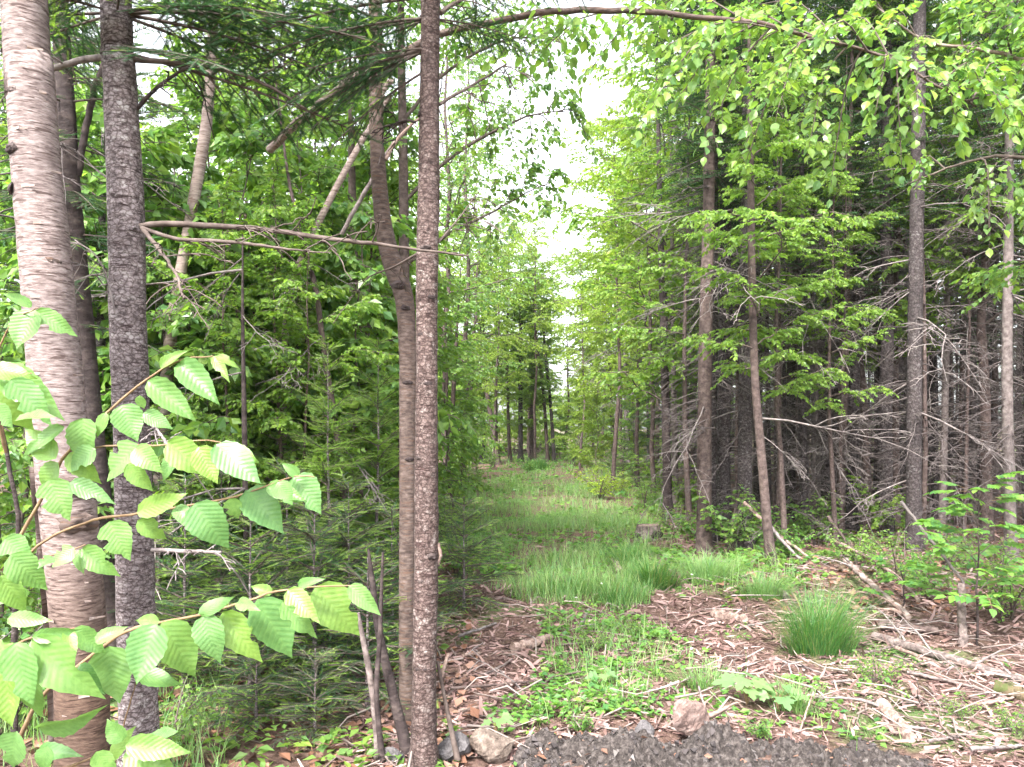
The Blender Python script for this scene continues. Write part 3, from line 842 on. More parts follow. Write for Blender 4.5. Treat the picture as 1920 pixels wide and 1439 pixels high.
# torn bark edge on the lower trunk
for (u, v0, v1, w) in [(88, 870, 1439, 16)]:
    g = Geo(); V = []; n = 26
    for a in np.linspace(0, 1, n):
        v = v0 + (v1 - v0) * a; q = P(u + 20 * a, v, 3.05); c = at_z(p1, q[2]); i = int(np.argmin(abs(p1[:, 2] - q[2])))
        rr = r1[i] + .006
        for b in range(5):
            th = -1.75 + b * .13 + .05 * math.sin(a * 21) ; lift = .014 * (b / 4.0) ** 2 + rng.normal(0, .0015)
            V.append(c + np.array([math.sin(th), -math.cos(th), 0]) * (rr + lift) - b1)
    g.add(np.array(V), None, [[a * 5 + b, a * 5 + b + 1, a * 5 + b + 6, a * 5 + b + 5] for a in range(n - 1) for b in range(4)])
    mob('bark_flap', g.mesh('bark_flap', ['bark_birch_pale'], True), t1)

# 2 --- dark trunk just behind it
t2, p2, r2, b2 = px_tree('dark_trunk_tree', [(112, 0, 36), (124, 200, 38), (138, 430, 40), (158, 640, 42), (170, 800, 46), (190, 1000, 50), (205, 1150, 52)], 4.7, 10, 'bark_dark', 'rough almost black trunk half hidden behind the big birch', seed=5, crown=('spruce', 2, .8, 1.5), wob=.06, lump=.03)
px_branch(t2, b2, [(145, 330, 14), (165, 220, 13), (190, 130, 12), (205, 60, 10)], 4.7, 'bark_dark')

for k, v in enumerate(range(40, 620, 26)):
    q = P(150, v, 4.7)
    near_branch(t2, at_z(p2, q[2]) - b2, [-20, 200, -90, 30, 150, -50, 250][k % 7] + 8 * (k % 3), -18 + 6 * (k % 4), .62 + .07 * (k % 4), k % 3, 10 * (k % 5) - 20)

# 3 --- mottled fir
t3, p3, r3, b3 = px_tree('balsam_fir_tree', [(217, 0, 60), (222, 100, 64), (230, 250, 68), (236, 400, 70), (240, 600, 70), (247, 800, 72), (252, 1000, 73), (256, 1200, 75), (262, 1400, 76)], 3.5, 10, 'bark_fir', 'grey fir trunk mottled with pale lichen, second trunk in from the big birch', seg=30, rings=170, wob=.02, seed=6, lump=.022)
px_branch(t3, b3, [(262, 425, 12), (300, 420, 11), (400, 424, 9), (500, 432, 9), (620, 448, 8), (740, 462, 6), (880, 480, 3)], 3.48, 'bark_twig', 'dead_branch', Y1=3.55)
px_branch(t3, b3, [(265, 428, 9), (330, 448, 8), (400, 452, 7), (470, 458, 6), (560, 470, 4), (620, 474, 2)], 3.45, 'bark_twig', 'dead_branch', Y1=3.3)
px_branch(t3, b3, [(268, 430, 9), (300, 470, 7), (325, 505, 6), (345, 560, 5)], 3.45, 'bark_twig', 'dead_branch', Y1=3.2)
px_branch(t3, b3, [(250, 112, 11), (330, 118, 10), (420, 132, 8), (500, 160, 7), (575, 205, 4)], 3.5, 'bark_twig', 'dead_branch', Y1=3.6)
px_branch(t3, b3, [(195, 108, 13), (150, 114, 12), (100, 130, 11), (30, 160, 9)], 3.5, 'dead_wood', 'dead_branch', Y1=3.6)
px_branch(t3, b3, [(255, 205, 8), (300, 160, 7), (360, 122, 5)], 3.5, 'bark_dark', 'dead_branch')
px_branch(t3, b3, [(215, 585, 4), (200, 520, 3), (180, 480, 3), (140, 450, 2)], 3.4, 'dead_wood', 'dead_branch')
px_branch(t3, b3, [(285, 1032, 8), (340, 1034, 8), (415, 1036, 5)], 3.45, 'dead_wood', 'dead_branch', Y1=3.3)
px_branch(t3, b3, [(280, 790, 8), (300, 815, 7), (320, 840, 5)], 3.45, 'dead_wood', 'dead_branch', Y1=3.35)
for k, (u, v, r) in enumerate([(262, 425, .02), (200, 108, .02), (245, 110, .024), (255, 1180, .012), (222, 660, .012), (285, 1035, .016)]):
    q = P(u, v, 3.5); i = int(np.argmin(abs(p3[:, 2] - q[2]))); dx = np.clip((q[0] - p3[i][0]) / r3[i], -.95, .95)
    n_ = np.array([dx, -math.sqrt(1 - dx * dx), 0]); knot(t3, p3[i] + n_ * r3[i] * .97 - b3, n_, r, 40 + k, 'bark_fir')
for az_, el_, sc_, var, v in [(-60, -8, .75, 3, 60), (-120, -10, .7, 3, 35), (-20, -4, 1.0, 0, 40), (10, -6, 1.15, 1, 25), (-35, -14, .9, 0, 80), (40, -5, 1.1, 2, 50), (165, -8, .9, 1, 60), (200, -12, .8, 3, 40), (240, -10, .8, 0, 20), (-75, 5, .7, 2, -10), (-10, 5, 1.2, 0, -30), (25, 2, 1.2, 2, -50), (150, 0, 1.0, 0, -30), (-100, 0, .8, 1, -50), (-5, -2, 1.4, 1, 10), (15, -10, 1.3, 2, 70)]:
    q = P(220, v, 3.5); near_branch(t3, at_z(p3, q[2]) - b3, az_, el_, sc_, var, rng.uniform(-20, 20))
for v in range(-150, -1500, -160):
    for k in range(3):
        q = P(220, v, 3.5)
        near_branch(t3, at_z(p3, q[2]) - b3, rng.uniform(0, 360), rng.uniform(-5, 15), rng.uniform(.9, 1.3) * (1.2 - (-v) / 1500), int(rng.integers(3)))

# 4 --- slim trunk in the middle
t4, p4, r4, b4 = px_tree('slim_fir_tree', [(807, 0, 36), (805, 200, 38), (803, 400, 40), (800, 600, 41), (800, 800, 43), (799, 1000, 44), (797, 1200, 46), (794, 1400, 46)], 3.72, 9.5, 'bark_fir_lean', 'slim straight brown fir trunk standing alone where the trail opens', seg=26, rings=170, wob=.035, seed=8, lump=.028)
for k, (u, v, r) in enumerate([(785, 228, .018), (790, 625, .012), (806, 730, .014), (785, 850, .013), (812, 1030, .02), (790, 1076, .012), (786, 1240, .012), (800, 1240, .01), (800, 480, .018), (812, 560, .014)]):
    q = P(u, v, 3.72); i = int(np.argmin(abs(p4[:, 2] - q[2]))); dx = np.clip((q[0] - p4[i][0]) / r4[i], -.95, .95)
    n_ = np.array([dx, -math.sqrt(1 - dx * dx), 0]); knot(t4, p4[i] + n_ * r4[i] * .97 - b4, n_, r, 60 + k, 'bark_dark')
px_branch(t4, b4, [(824, 196, 7), (850, 180, 6), (900, 152, 5), (950, 120, 3)], 3.72, 'bark_twig', 'dead_branch', Y1=3.9)
px_branch(t4, b4, [(826, 25, 9), (850, 8, 8), (900, -20, 6)], 3.72, 'bark_twig', 'dead_branch', Y1=3.9)
px_branch(t4, b4, [(822, 455, 4), (860, 410, 3), (898, 360, 2)], 3.72, 'bark_twig', 'dead_branch', Y1=3.9)
px_branch(t4, b4, [(785, 475, 6), (740, 500, 4), (690, 520, 2)], 3.72, 'bark_twig', 'dead_branch', Y1=4.1)
px_branch(t4, b4, [(820, 1020, 9), (826, 1040, 7), (822, 1060, 3)], 3.72, 'wood_peeled', 'torn_bark')
px_branch(t4, b4, [(780, 230, 6), (760, 226, 4), (735, 235, 2)], 3.72, 'bark_dark', 'dead_branch')
for az_, el_, sc_, var, v in [(180, -12, 1.0, 0, 60), (200, -16, .9, 1, 40), (160, -10, .9, 2, 30), (215, -20, .8, 0, 90), (0, -8, .6, 1, 45), (20, -6, .6, 2, 60), (240, -14, .7, 1, 10), (-70, -5, .55, 2, -20), (270, -5, .55, 0, -40), (185, -30, .8, 2, 95), (195, -38, .75, 0, 110), (175, -6, 1.2, 1, 0), (190, -2, 1.2, 2, -40), (5, 0, .9, 0, -50), (205, -25, 1.0, 2, 65), (170, -20, 1.05, 0, 75)]:
    q = P(800, v, 3.72); near_branch(t4, at_z(p4, q[2]) - b4, az_, el_, sc_, var, rng.uniform(-25, 25))
for v in range(-150, -1400, -160):
    for k in range(3):
        q = P(800, v, 3.72)
        near_branch(t4, at_z(p4, q[2]) - b4, rng.uniform(0, 360), rng.uniform(-5, 15), rng.uniform(.8, 1.1) * (1.2 - (-v) / 1500), int(rng.integers(3)))

# leaves as single pieces
def frame_matrix(p, y, n, s, w=None):
    y = nrm(np.asarray(y, float)); x = nrm(np.cross(y, n)); z = np.cross(x, y)
    w = s if w is None else w
    m = Matrix(((x[0] * w, y[0] * s, z[0] * s, p[0]), (x[1] * w, y[1] * s, z[1] * s, p[1]), (x[2] * w, y[2] * s, z[2] * s, p[2]), (0, 0, 0, 1)))
    return m
LEAFOBJ = []
for s_ in range(3):
    tv = LEAF6.copy(); tv[:, 2] *= (.6 + .5 * s_)
    g = Geo(); g.add(tv, LEAF6T); LEAFOBJ.append(g.mesh('birch_leaf', ['leaf_birch']))
def loose_leaves(root, base, coll, nmax, rng, front=True):
    Pp = np.concatenate([c[0] for c in coll]); D = np.concatenate([c[1] for c in coll]); Nn = np.concatenate([c[2] for c in coll]); S = np.concatenate([c[3] for c in coll])
    u = U0 + Pp[:, 0] / Pp[:, 1] * FPX; v = V0 - (Pp[:, 2] - EYE) / Pp[:, 1] * FPX
    vis = (u > 0) & (u < 1920) & (v > 0) & (v < 1439)
    size = S / Pp[:, 1] * vis
    order = np.argsort(-size)
    pick = order[:min(nmax, int(vis.sum()))]
    for i in pick:
        o = mob('leaf', LEAFOBJ[int(rng.integers(3))], root)
        o.matrix_local = frame_matrix(Pp[i] - base, D[i], Nn[i], S[i])
    rest = np.setdiff1d(np.arange(len(S)), pick)
    if len(rest):
        g = Geo(); place(g, LEAF6, LEAF6T, Pp[rest] - base, D[rest], Nn[rest], S[rest])
        mob('foliage', g.mesh('birch_foliage', ['leaf_birch']), root)['kind'] = 'stuff'

def leafy_limb(root, base, pts, Y, Y1, mat, seed, subs, coll, leaf=.07):
    """limb with hanging side branches; subs = list of (t, end column, end row, distance)"""
    o, path = px_branch(root, base, pts, Y, mat, 'limb', seed=seed, Y1=Y1)
    rng = np.random.default_rng(seed)
    for (t, ue, ve, ye) in subs:
        a, _ = pathat(path, t)
        e = P(ue, ve, ye)
        m = (a + e) / 2 + np.array([0, rng.normal(0, .05), .10 + rng.uniform(0, .08)])
        pp = smooth_path([a, m, e], 8)
        gw = Geo()
        tube(gw, pp - base, np.linspace(.0065, .002, 8), 5)
        leaf_twigs(rng, gw2 := Geo(), None, pp, np.linalg.norm(e - a), 8, leaf, twl=.42, step=.075, t0=.15, twr=.0022, up_jit=.55, collect=coll)
        gw.xf(gw2, np.eye(3), -base)
        mob('branch', gw.mesh('leafy_branch', ['bark_twig'], True), root)
    return o, path

# 5 --- the bent yellow birch and its overhanging limb
t5, p5, r5, b5 = px_tree('bent_birch_tree', [(704, 40, 25), (705, 140, 26), (706, 240, 27), (711, 340, 30), (720, 430, 34), (738, 505, 36), (757, 555, 35), (764, 650, 32), (764, 800, 32), (764, 1000, 31), (763, 1180, 30), (766, 1330, 31)], 4.3, 10.5, 'bark_birch_brown', 'brown birch trunk with a bend at mid height, close behind the slim straight fir', seg=24, rings=160, wob=.03, seed=9, crown=('birch', 1, .8, 4.5), lump=.022)
px_branch(t5, b5, [(722, 300, 8), (745, 262, 7), (775, 232, 5), (830, 190, 3)], 4.3, 'wood_peeled', Y1=4.5)
px_branch(t5, b5, [(712, 180, 15), (724, 160, 13), (740, 152, 8)], 4.3, 'bark_birch_pale', 'stub')
for k, (u, v, r) in enumerate([(750, 535, .03), (710, 385, .016), (762, 575, .02), (766, 722, .018), (770, 860, .018)]):
    q = P(u, v, 4.3); i = int(np.argmin(abs(p5[:, 2] - q[2]))); dx = np.clip((q[0] - p5[i][0]) / r5[i], -.95, .95)
    n_ = np.array([dx, -math.sqrt(1 - dx * dx), 0]); knot(t5, p5[i] + n_ * r5[i] * .97 - b5, n_, r, 90 + k, 'bark_dark')
coll = []
subs = [(.34, 905, 150, 4.7), (.42, 985, 130, 4.8), (.5, 1100, 140, 4.6), (.55, 1180, 110, 4.9), (.58, 1200, 240, 4.4), (.62, 1270, 190, 4.7), (.64, 1330, 260, 4.5), (.67, 1240, 90, 4.3), (.7, 1400, 300, 4.6), (.72, 1460, 200, 4.3), (.74, 1360, 140, 4.8), (.77, 1520, 260, 4.5), (.79, 1560, 330, 4.8), (.8, 1500, 120, 4.4), (.83, 1640, 220, 4.5), (.85, 1690, 300, 4.7), (.88, 1720, 190, 4.3), (.9, 1800, 260, 4.5), (.93, 1850, 180, 4.6), (.95, 1900, 240, 4.4), (.98, 1960, 290, 4.6), (.99, 1900, 140, 4.8), (.87, 1600, 160, 4.9), (.69, 1310, 60, 4.9), (.76, 1420, 10, 4.8), (.6, 1150, 30, 4.9), (.84, 1560, 40, 4.9)]
leafy_limb(t5, b5, [(706, 150, 15), (760, 98, 14), (830, 63, 13), (910, 45, 12), (1030, 22, 12), (1190, 20, 11), (1330, 35, 10), (1430, 45, 9), (1520, 70, 7), (1640, 100, 5), (1740, 150, 5), (1830, 200, 3)], 4.3, 4.7, 'bark_birch_brown', 21, subs, coll, .07)
loose_leaves(t5, b5, coll, 300, np.random.default_rng(5))

# 6 --- birch just outside the frame whose limb reaches in from the side
t6, p6, r6, b6 = px_tree('leafy_birch_tree', [(2060, 300, 40), (2065, 700, 44), (2070, 1100, 48)], 5.2, 8.5, 'bark_birch_pale', 'birch whose thin leafy limb reaches in over the dark spruces from the picture edge', seed=14, crown=('birch', 0, .85))
coll = []
leafy_limb(t6, b6, [(2058, 170, 12), (1980, 135, 10), (1920, 114, 8), (1830, 92, 7), (1750, 82, 6), (1690, 50, 4), (1640, 10, 2)], 5.2, 4.9, 'bark_birch_pale', 22,
           [(.3, 1880, 200, 5.0), (.4, 1850, 40, 4.9), (.5, 1800, 150, 4.8), (.6, 1780, 20, 5.0), (.7, 1700, 110, 4.8), (.8, 1660, 60, 4.7), (.2, 1930, 230, 4.9), (.95, 1600, 30, 4.9)], coll, .068)
leafy_limb(t6, b6, [(2062, 330, 9), (1960, 300, 8), (1850, 296, 6), (1780, 315, 5), (1700, 345, 2)], 5.2, 5.0, 'bark_twig', 23,
           [(.3, 1920, 420, 5.0), (.45, 1840, 390, 5.0), (.6, 1855, 440, 4.9), (.8, 1720, 350, 5.0), (.15, 1935, 380, 5.1)], coll, .06)
loose_leaves(t6, b6, coll, 160, np.random.default_rng(6))

# a broadleaf behind the central trunks whose sparse leafy limbs break the sky
t65, p65, r65, b65 = px_tree('sparse_birch_tree', [(752, 60, 14), (756, 300, 18), (758, 600, 21), (758, 900, 24)], 8.0, 9, 'bark_red', 'slender tree hidden behind the central trunks whose airy leafy limbs cross the sky', seed=66, crown=('birch', 1, .85, 2.5))
coll = []
for k, (pts, subs) in enumerate([
    ([(754, 230, 8), (820, 150, 7), (900, 95, 6), (980, 70, 4), (1060, 80, 2)], [(.3, 880, 40, 8), (.45, 900, 170, 7.6), (.6, 980, 20, 8), (.7, 990, 150, 7.7), (.8, 1060, 30, 8), (.9, 1070, 140, 7.8), (.98, 1110, 90, 8), (.5, 860, 110, 8.2), (.75, 1030, 110, 8.1), (.85, 1040, 180, 7.9), (.55, 940, 60, 8.2), (.95, 1120, 50, 8.1), (.9, 1000, 5, 8.2), (.4, 850, 20, 8)]),
    ([(756, 380, 8), (840, 300, 7), (920, 250, 6), (1000, 215, 4), (1060, 210, 2)], [(.3, 880, 240, 8), (.4, 880, 330, 7.6), (.55, 950, 190, 8.2), (.65, 970, 300, 7.7), (.75, 1020, 160, 8), (.85, 1040, 260, 7.8), (.98, 1090, 220, 8), (.5, 860, 200, 8.2), (.7, 940, 230, 7.6), (.95, 1110, 280, 8.0), (.9, 1080, 180, 8.2), (.6, 920, 290, 8.2), (.8, 1000, 320, 8)]),
    ([(757, 500, 8), (840, 440, 7), (920, 400, 5), (990, 360, 3), (1030, 345, 2)], [(.3, 870, 380, 8), (.4, 880, 460, 7.6), (.55, 950, 330, 8.2), (.65, 960, 430, 7.7), (.8, 1010, 310, 8), (.9, 1020, 400, 7.8), (.98, 1060, 330, 8), (.5, 860, 420, 8.2), (.7, 980, 370, 8.2), (.95, 1060, 390, 8), (.6, 920, 480, 8)])]):
    leafy_limb(t65, b65, pts, 8.0, 8.0, 'bark_twig', 70 + k, subs, coll, .075)
loose_leaves(t65, b65, coll, 200, np.random.default_rng(8))

# 7 --- leaning birches and thin stems among the left greenery
px_tree('leaning_birch_tree', [(393, 160, 22), (384, 250, 23), (368, 350, 23), (350, 450, 22), (332, 550, 22), (320, 640, 23), (308, 760, 25), (300, 900, 26)], 6.2, 8, 'bark_birch_pale', 'white barked birch stem leaning out of the bright undergrowth beside the lichen fir', seed=15, crown=('birch', 1, .8, 3.0))
px_branch(t5, b5, [(703, 122, 12), (650, 155, 13), (610, 190, 14), (545, 242, 15), (505, 282, 15)], 4.35, 'bark_birch_pale', 'broken_limb', seg=12, Y1=4.8)
t, p, r, b = px_tree('leaning_birch_tree', [(730, 180, 10), (684, 255, 11), (645, 325, 12), (600, 412, 13), (560, 500, 13), (535, 620, 14), (530, 950, 16)], 6.6, 4.0, 'bark_birch_pale', 'thin pale birch stem slanting towards the bent brown birch', seed=17)
px_branch(t, b, [(640, 440, 8), (690, 350, 8), (740, 265, 6)], 6.4, 'bark_pale')
t, p, r, b = px_tree('crooked_sapling', [(540, 330, 6), (555, 400, 8), (568, 460, 10), (592, 540, 10), (600, 600, 11), (612, 690, 11), (625, 770, 12), (640, 870, 14), (646, 980, 15)], 6.3, 4.6, 'bark_red', 'crooked dark stem with few twigs standing among the young firs', seed=18)
add_dead(t, p, b, 6, 31, .8, 3.0, .7)
t, p, r, b = px_tree('dead_fir_sapling', [(455, 440, 3), (455, 600, 7), (457, 720, 9), (459, 850, 11)], 5.5, 3.1, 'bark_dark', 'thin black dead sapling pole with level twigs in front of the greenery', seed=19, seg=8)
add_dead(t, p, b, 9, 32, .9, 2.9, .7)
t, p, r, b = px_tree('dark_young_trunk', [(700, 560, 18), (672, 640, 22), (664, 560, 16), ], 8.5, 3.0, 'bark_dark', 'dark forked trunk seen between the young firs and the bent birch', seed=20) if False else px_tree('forked_tree', [(662, 480, 18), (664, 560, 20), (668, 650, 24), (668, 800, 26)], 8.5, 6.0, 'bark_red', 'dark forked trunk seen between the young firs and the bent birch', seed=20, crown=('sapling', 0, 1.2))
px_branch(t, b, [(668, 670, 16), (682, 640, 13), (700, 605, 9)], 8.5, 'bark_dark')
px_tree('dead_sapling', [(707, 1165, 15), (722, 1240, 18), (744, 1330, 19), (768, 1425, 21)], 3.9, 1.0, 'bark_dark', 'short dark leaning stem at the foot of the slim fir', cat='dead sapling', seed=21, taper=.6)
px_tree('dead_sapling', [(670, 1150, 10), (688, 1235, 12), (700, 1310, 13), (712, 1430, 14)], 3.85, .9, 'wood_grey', 'short pale dead stem beside the dark leaning stem', cat='dead sapling', seed=22, taper=.6)
px_tree('dead_sapling', [(712, 1200, 9), (706, 1300, 10), (716, 1420, 11)], 3.8, 1.0, 'bark_dark', 'thin black stem between the pale dead stem and the slim fir', cat='dead sapling', seed=24, taper=.6)
px_tree('dead_sapling', [(820, 1240, 6), (838, 1330, 8), (858, 1425, 10)], 3.78, .75, 'bark_twig', 'thin bare whip leaning against the foot of the slim fir', cat='dead sapling', seed=23, taper=.6)

# 8 --- the spruce stand across the trail: the trunks that read one by one
STAND = 'spruce trunks at the edge of the dark stand'
def stand(name, pts, Y, top, bark, label, crown, nd, seed, zhi=4.5, tw=None):
    t, p, r, b = px_tree(name, pts, Y, top, bark, label, seg=12, rings=40, seed=seed, crown=crown, group=STAND, lump=.012)
    add_dead(t, p, b, nd, seed + 500, .7, zhi, 1.0, tw)
stand('spruce_tree', [(1330, 300, 22), (1326, 500, 24), (1322, 700, 26), (1320, 1000, 29)], 10.2, 13, 'bark_red', 'reddish spruce trunk first in the stand beside the stump', ('spruce', 2, 1.0), 7, 41)
stand('spruce_tree', [(1338, 300, 16), (1337, 600, 18), (1334, 980, 20)], 10.8, 13, 'bark_spruce', 'dark thin trunk pressed close behind the reddish spruce', ('spruce', 2, .95), 3, 42)
stand('spruce_tree', [(1362, 340, 22), (1358, 600, 24), (1355, 960, 27)], 11.2, 15, 'bark_spruce', 'purple grey spruce trunk between the reddish spruce and the paired trunks', ('spruce', 0, 1.0), 7, 43)
stand('spruce_tree', [(1402, 240, 23), (1400, 500, 25), (1398, 760, 27), (1396, 990, 29)], 10.4, 15, 'bark_spruce', 'dark grey spruce trunk touching the curved tan stem', ('spruce', 1, .9), 6, 44)
stand('curved_sapling', [(1408, 380, 14), (1411, 560, 15), (1416, 720, 16), (1428, 860, 18), (1440, 1000, 20), (1448, 1060, 21)], 9.0, 7, 'bark_red', 'slim tan stem curving outward at its foot beside the dark grey spruce', ('highmaple', 0, .62), 3, 45)
stand('young_spruce', [(1503, 540, 13), (1503, 700, 15), (1507, 900, 17)], 11.4, 9, 'bark_spruce', 'young grey spruce pole behind the leaf layers, past the curved tan stem', ('spruce', 2, .7), 6, 46)
stand('young_spruce', [(1532, 700, 7), (1527, 850, 8), (1523, 960, 9)], 12.0, 5, 'bark_pale', 'very thin pale pole, slimmest standing stem inside the stand', None, 4, 47)
stand('young_spruce', [(1592, 420, 10), (1588, 560, 12), (1583, 750, 13), (1577, 940, 14)], 11.6, 9, 'bark_red', 'thin rust brown pole leaning onto the straight grey spruce', ('spruce', 2, .7), 4, 48)
stand('spruce_tree', [(1612, 220, 18), (1608, 450, 19), (1602, 700, 20), (1597, 960, 22)], 12.0, 15, 'bark_spruce', 'straight grey spruce trunk with the rust brown pole leaning on it', ('spruce', 0, 1.0), 9, 49)
stand('spruce_tree', [(1722, 220, 27), (1718, 450, 28), (1715, 700, 30), (1713, 1000, 32)], 10.3, 15, 'bark_spruce', 'thickest purple grey spruce trunk of the dark stand, fringed with dead twigs', ('spruce', 1, .95), 14, 50)
stand('dead_spruce', [(1778, 380, 11), (1775, 600, 13), (1771, 800, 14), (1766, 990, 16)], 11.6, 6.2, 'bark_pale', 'pale dead spruce pole with a fan of drooping bare branches', None, 16, 51, 4.6)
stand('young_spruce', [(1806, 600, 9), (1802, 750, 10), (1797, 930, 11)], 12.8, 8, 'bark_red', 'thin brown pole just past the pale dead spruce', ('spruce', 2, .6), 6, 52)
stand('spruce_tree', [(1893, 170, 17), (1890, 500, 20), (1888, 700, 21), (1892, 900, 24), (1896, 1030, 26)], 9.7, 12, 'bark_pale', 'light brown trunk with a dark hollow foot at the far end of the stand', ('spruce', 2, .95), 9, 53)
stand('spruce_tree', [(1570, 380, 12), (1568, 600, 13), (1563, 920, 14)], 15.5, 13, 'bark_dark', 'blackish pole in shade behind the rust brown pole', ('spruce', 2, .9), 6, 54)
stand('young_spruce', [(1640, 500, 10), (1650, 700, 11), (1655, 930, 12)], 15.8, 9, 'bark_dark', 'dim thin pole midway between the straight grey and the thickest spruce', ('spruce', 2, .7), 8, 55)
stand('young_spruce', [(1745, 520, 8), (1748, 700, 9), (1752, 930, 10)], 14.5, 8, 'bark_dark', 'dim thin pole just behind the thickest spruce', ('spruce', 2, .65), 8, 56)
stand('young_spruce', [(1862, 620, 9), (1850, 760, 10), (1845, 900, 11)], 13.2, 8, 'bark_spruce', 'thin grey pole tilting in front of the light brown trunk', ('spruce', 2, .65), 8, 57)
stand('young_spruce', [(1455, 560, 6), (1456, 760, 7), (1452, 960, 8)], 12.5, 6, 'bark_twig', 'wire thin sapling stem beside the curved tan stem', None, 4, 58)
px_tree('layered_maple_tree', [(1238, 420, 11), (1243, 560, 14), (1247, 700, 16), (1250, 850, 17), (1252, 950, 19)], 13.8, 9.5, 'bark_dark', 'dark slender maple with layered light green branches spreading over the trail', seed=59, crown=('maple', 2, 1.05))
px_tree('young_maple_tree', [(1262, 640, 9), (1264, 760, 11), (1266, 930, 13)], 15, 9.4, 'bark_pale', 'pale thin stem right behind the dark slender maple', seed=60, crown=('goldhigh', 0, 1.0))
t, p, r, b = px_tree('dead_snag', [(1172, 715, 6), (1174, 780, 8), (1177, 850, 9)], 27, 6, 'dead_wood', 'silvery dead snag with bare twigs beside the far end of the trail', seed=61, seg=8)
add_dead(t, p, b, 14, 62, 1.5, 5, 1.6)
px_tree('slim_stem_tree', [(846, 800, 10), (840, 860, 11), (832, 930, 12)], 17, 5, 'bark_red', 'slim leaning stem with light leaves showing past the slim straight fir', seed=63, crown=('sapling', 0, .9))
FARC = 'far slim trunks at the turn of the trail'
for k, (u, v0, w, dy, lab) in enumerate([(905, 660, 9, 34, 'grey far trunk at the dim end of the trail, first of the far row'), (918, 690, 8, 33, 'black leaning far trunk next to the grey one'), (976, 640, 7, 36, 'thin dark far trunk standing alone above the brush pile'), (996, 600, 7, 37, 'tallest thin far trunk above the brush pile'), (1001, 610, 6, 38, 'thin far trunk doubled with the tallest one'), (1016, 640, 5, 36, 'tilted far trunk beside the small sky gap'), (1030, 660, 5, 36, 'outermost tilted far trunk at the small sky gap'), (930, 700, 6, 36, 'thin far trunk in the shade past the black leaning one')]):
    lean = {1: -12, 5: -10, 6: -8}.get(k, 0)
    px_tree('far_tree', [(u + lean, v0, w), (u - lean * .3, v0 + 100, w + 1), (u - lean, 848, w + 2)], dy, 9 if k not in (5, 6) else 7.5, 'bark_red' if k % 2 else 'bark_spruce', lab, seed=100 + k, seg=6, rings=14, group=FARC, crown=('maple', k % 3, .8))

# ------------------------------------------------------------------ the wood on both sides
rng = np.random.default_rng(2024)
def X_of(u, Y): return (u - U0) / FPX * Y
def putu(name, kind, var, u, Y, sc, label, cat, group=None):
    return plant(name, kind, var, X_of(u, Y), Y, sc, rng.random() * 6.28, label, cat, group)

# young firs near the slim fir, each told apart
for (u, Y, var, sc, lab) in [
    (345, 4.75, 1, .80, 'dark green young fir right beside the lichen fir trunk'),
    (470, 4.55, 0, .92, 'dark green young fir in the middle of the low row behind the toothed leaves'),
    (590, 4.75, 0, .98, 'bushy dark young fir under the end of the leafy twig'),
    (690, 4.5, 2, 1.25, 'small young fir tucked against the short dark stems'),
    (415, 5.4, 1, .85, 'young fir with bright tips in the second row behind the lichen fir'),
    (540, 5.5, 1, .85, 'young fir with bright tips under the thin black dead sapling'),
    (655, 5.3, 1, .80, 'young fir with bright tips close to the bent brown birch'),
    (735, 5.6, 0, .85, 'young fir showing on both sides of the bent brown birch'),
    (870, 7.0, 0, .80, 'low young fir at the grass edge just past the slim fir'),
    (300, 6.0, 1, 1.0, 'young fir partly covered by the lichen fir trunk'),
    (480, 4.2, 2, .8, 'knee high fir seedling over the brown litter below the toothed leaves'),
    (590, 4.15, 2, .7, 'smallest fir seedling over the brown litter near the pale dead stem')]:
    putu('young_fir', 'firsap', var, u, Y, sc, lab, 'fir', 'young firs in the low row')
for (u, Y, var, sc, lab) in [
    (395, 6.4, 1, .55, 'head high fir between the leaning white birch and the black dead sapling'),
    (515, 6.5, 1, .55, 'head high fir behind the black dead sapling'),
    (620, 5.9, 1, .62, 'head high fir around the crooked broken stem'),
    (705, 6.4, 1, .66, 'head high fir behind the bend of the brown birch'),
    (560, 9.0, 0, .85, 'tall young fir rising behind the crooked broken stem'),
        (760, 10.5, 0, .70, 'tall young fir hidden behind the two central trunks'),
    (330, 9.0, 0, .95, 'tall young fir behind the leaning white birch'),
    (80, 7.5, 2, .75, 'dark tall fir filling the gap behind the big birch'),
    (190, 6.6, 2, .8, 'dark tall fir between the big birch and the lichen fir')]:
    putu('fir_tree', 'fir', var, u, Y, sc, lab, 'fir', 'firs behind the low row')
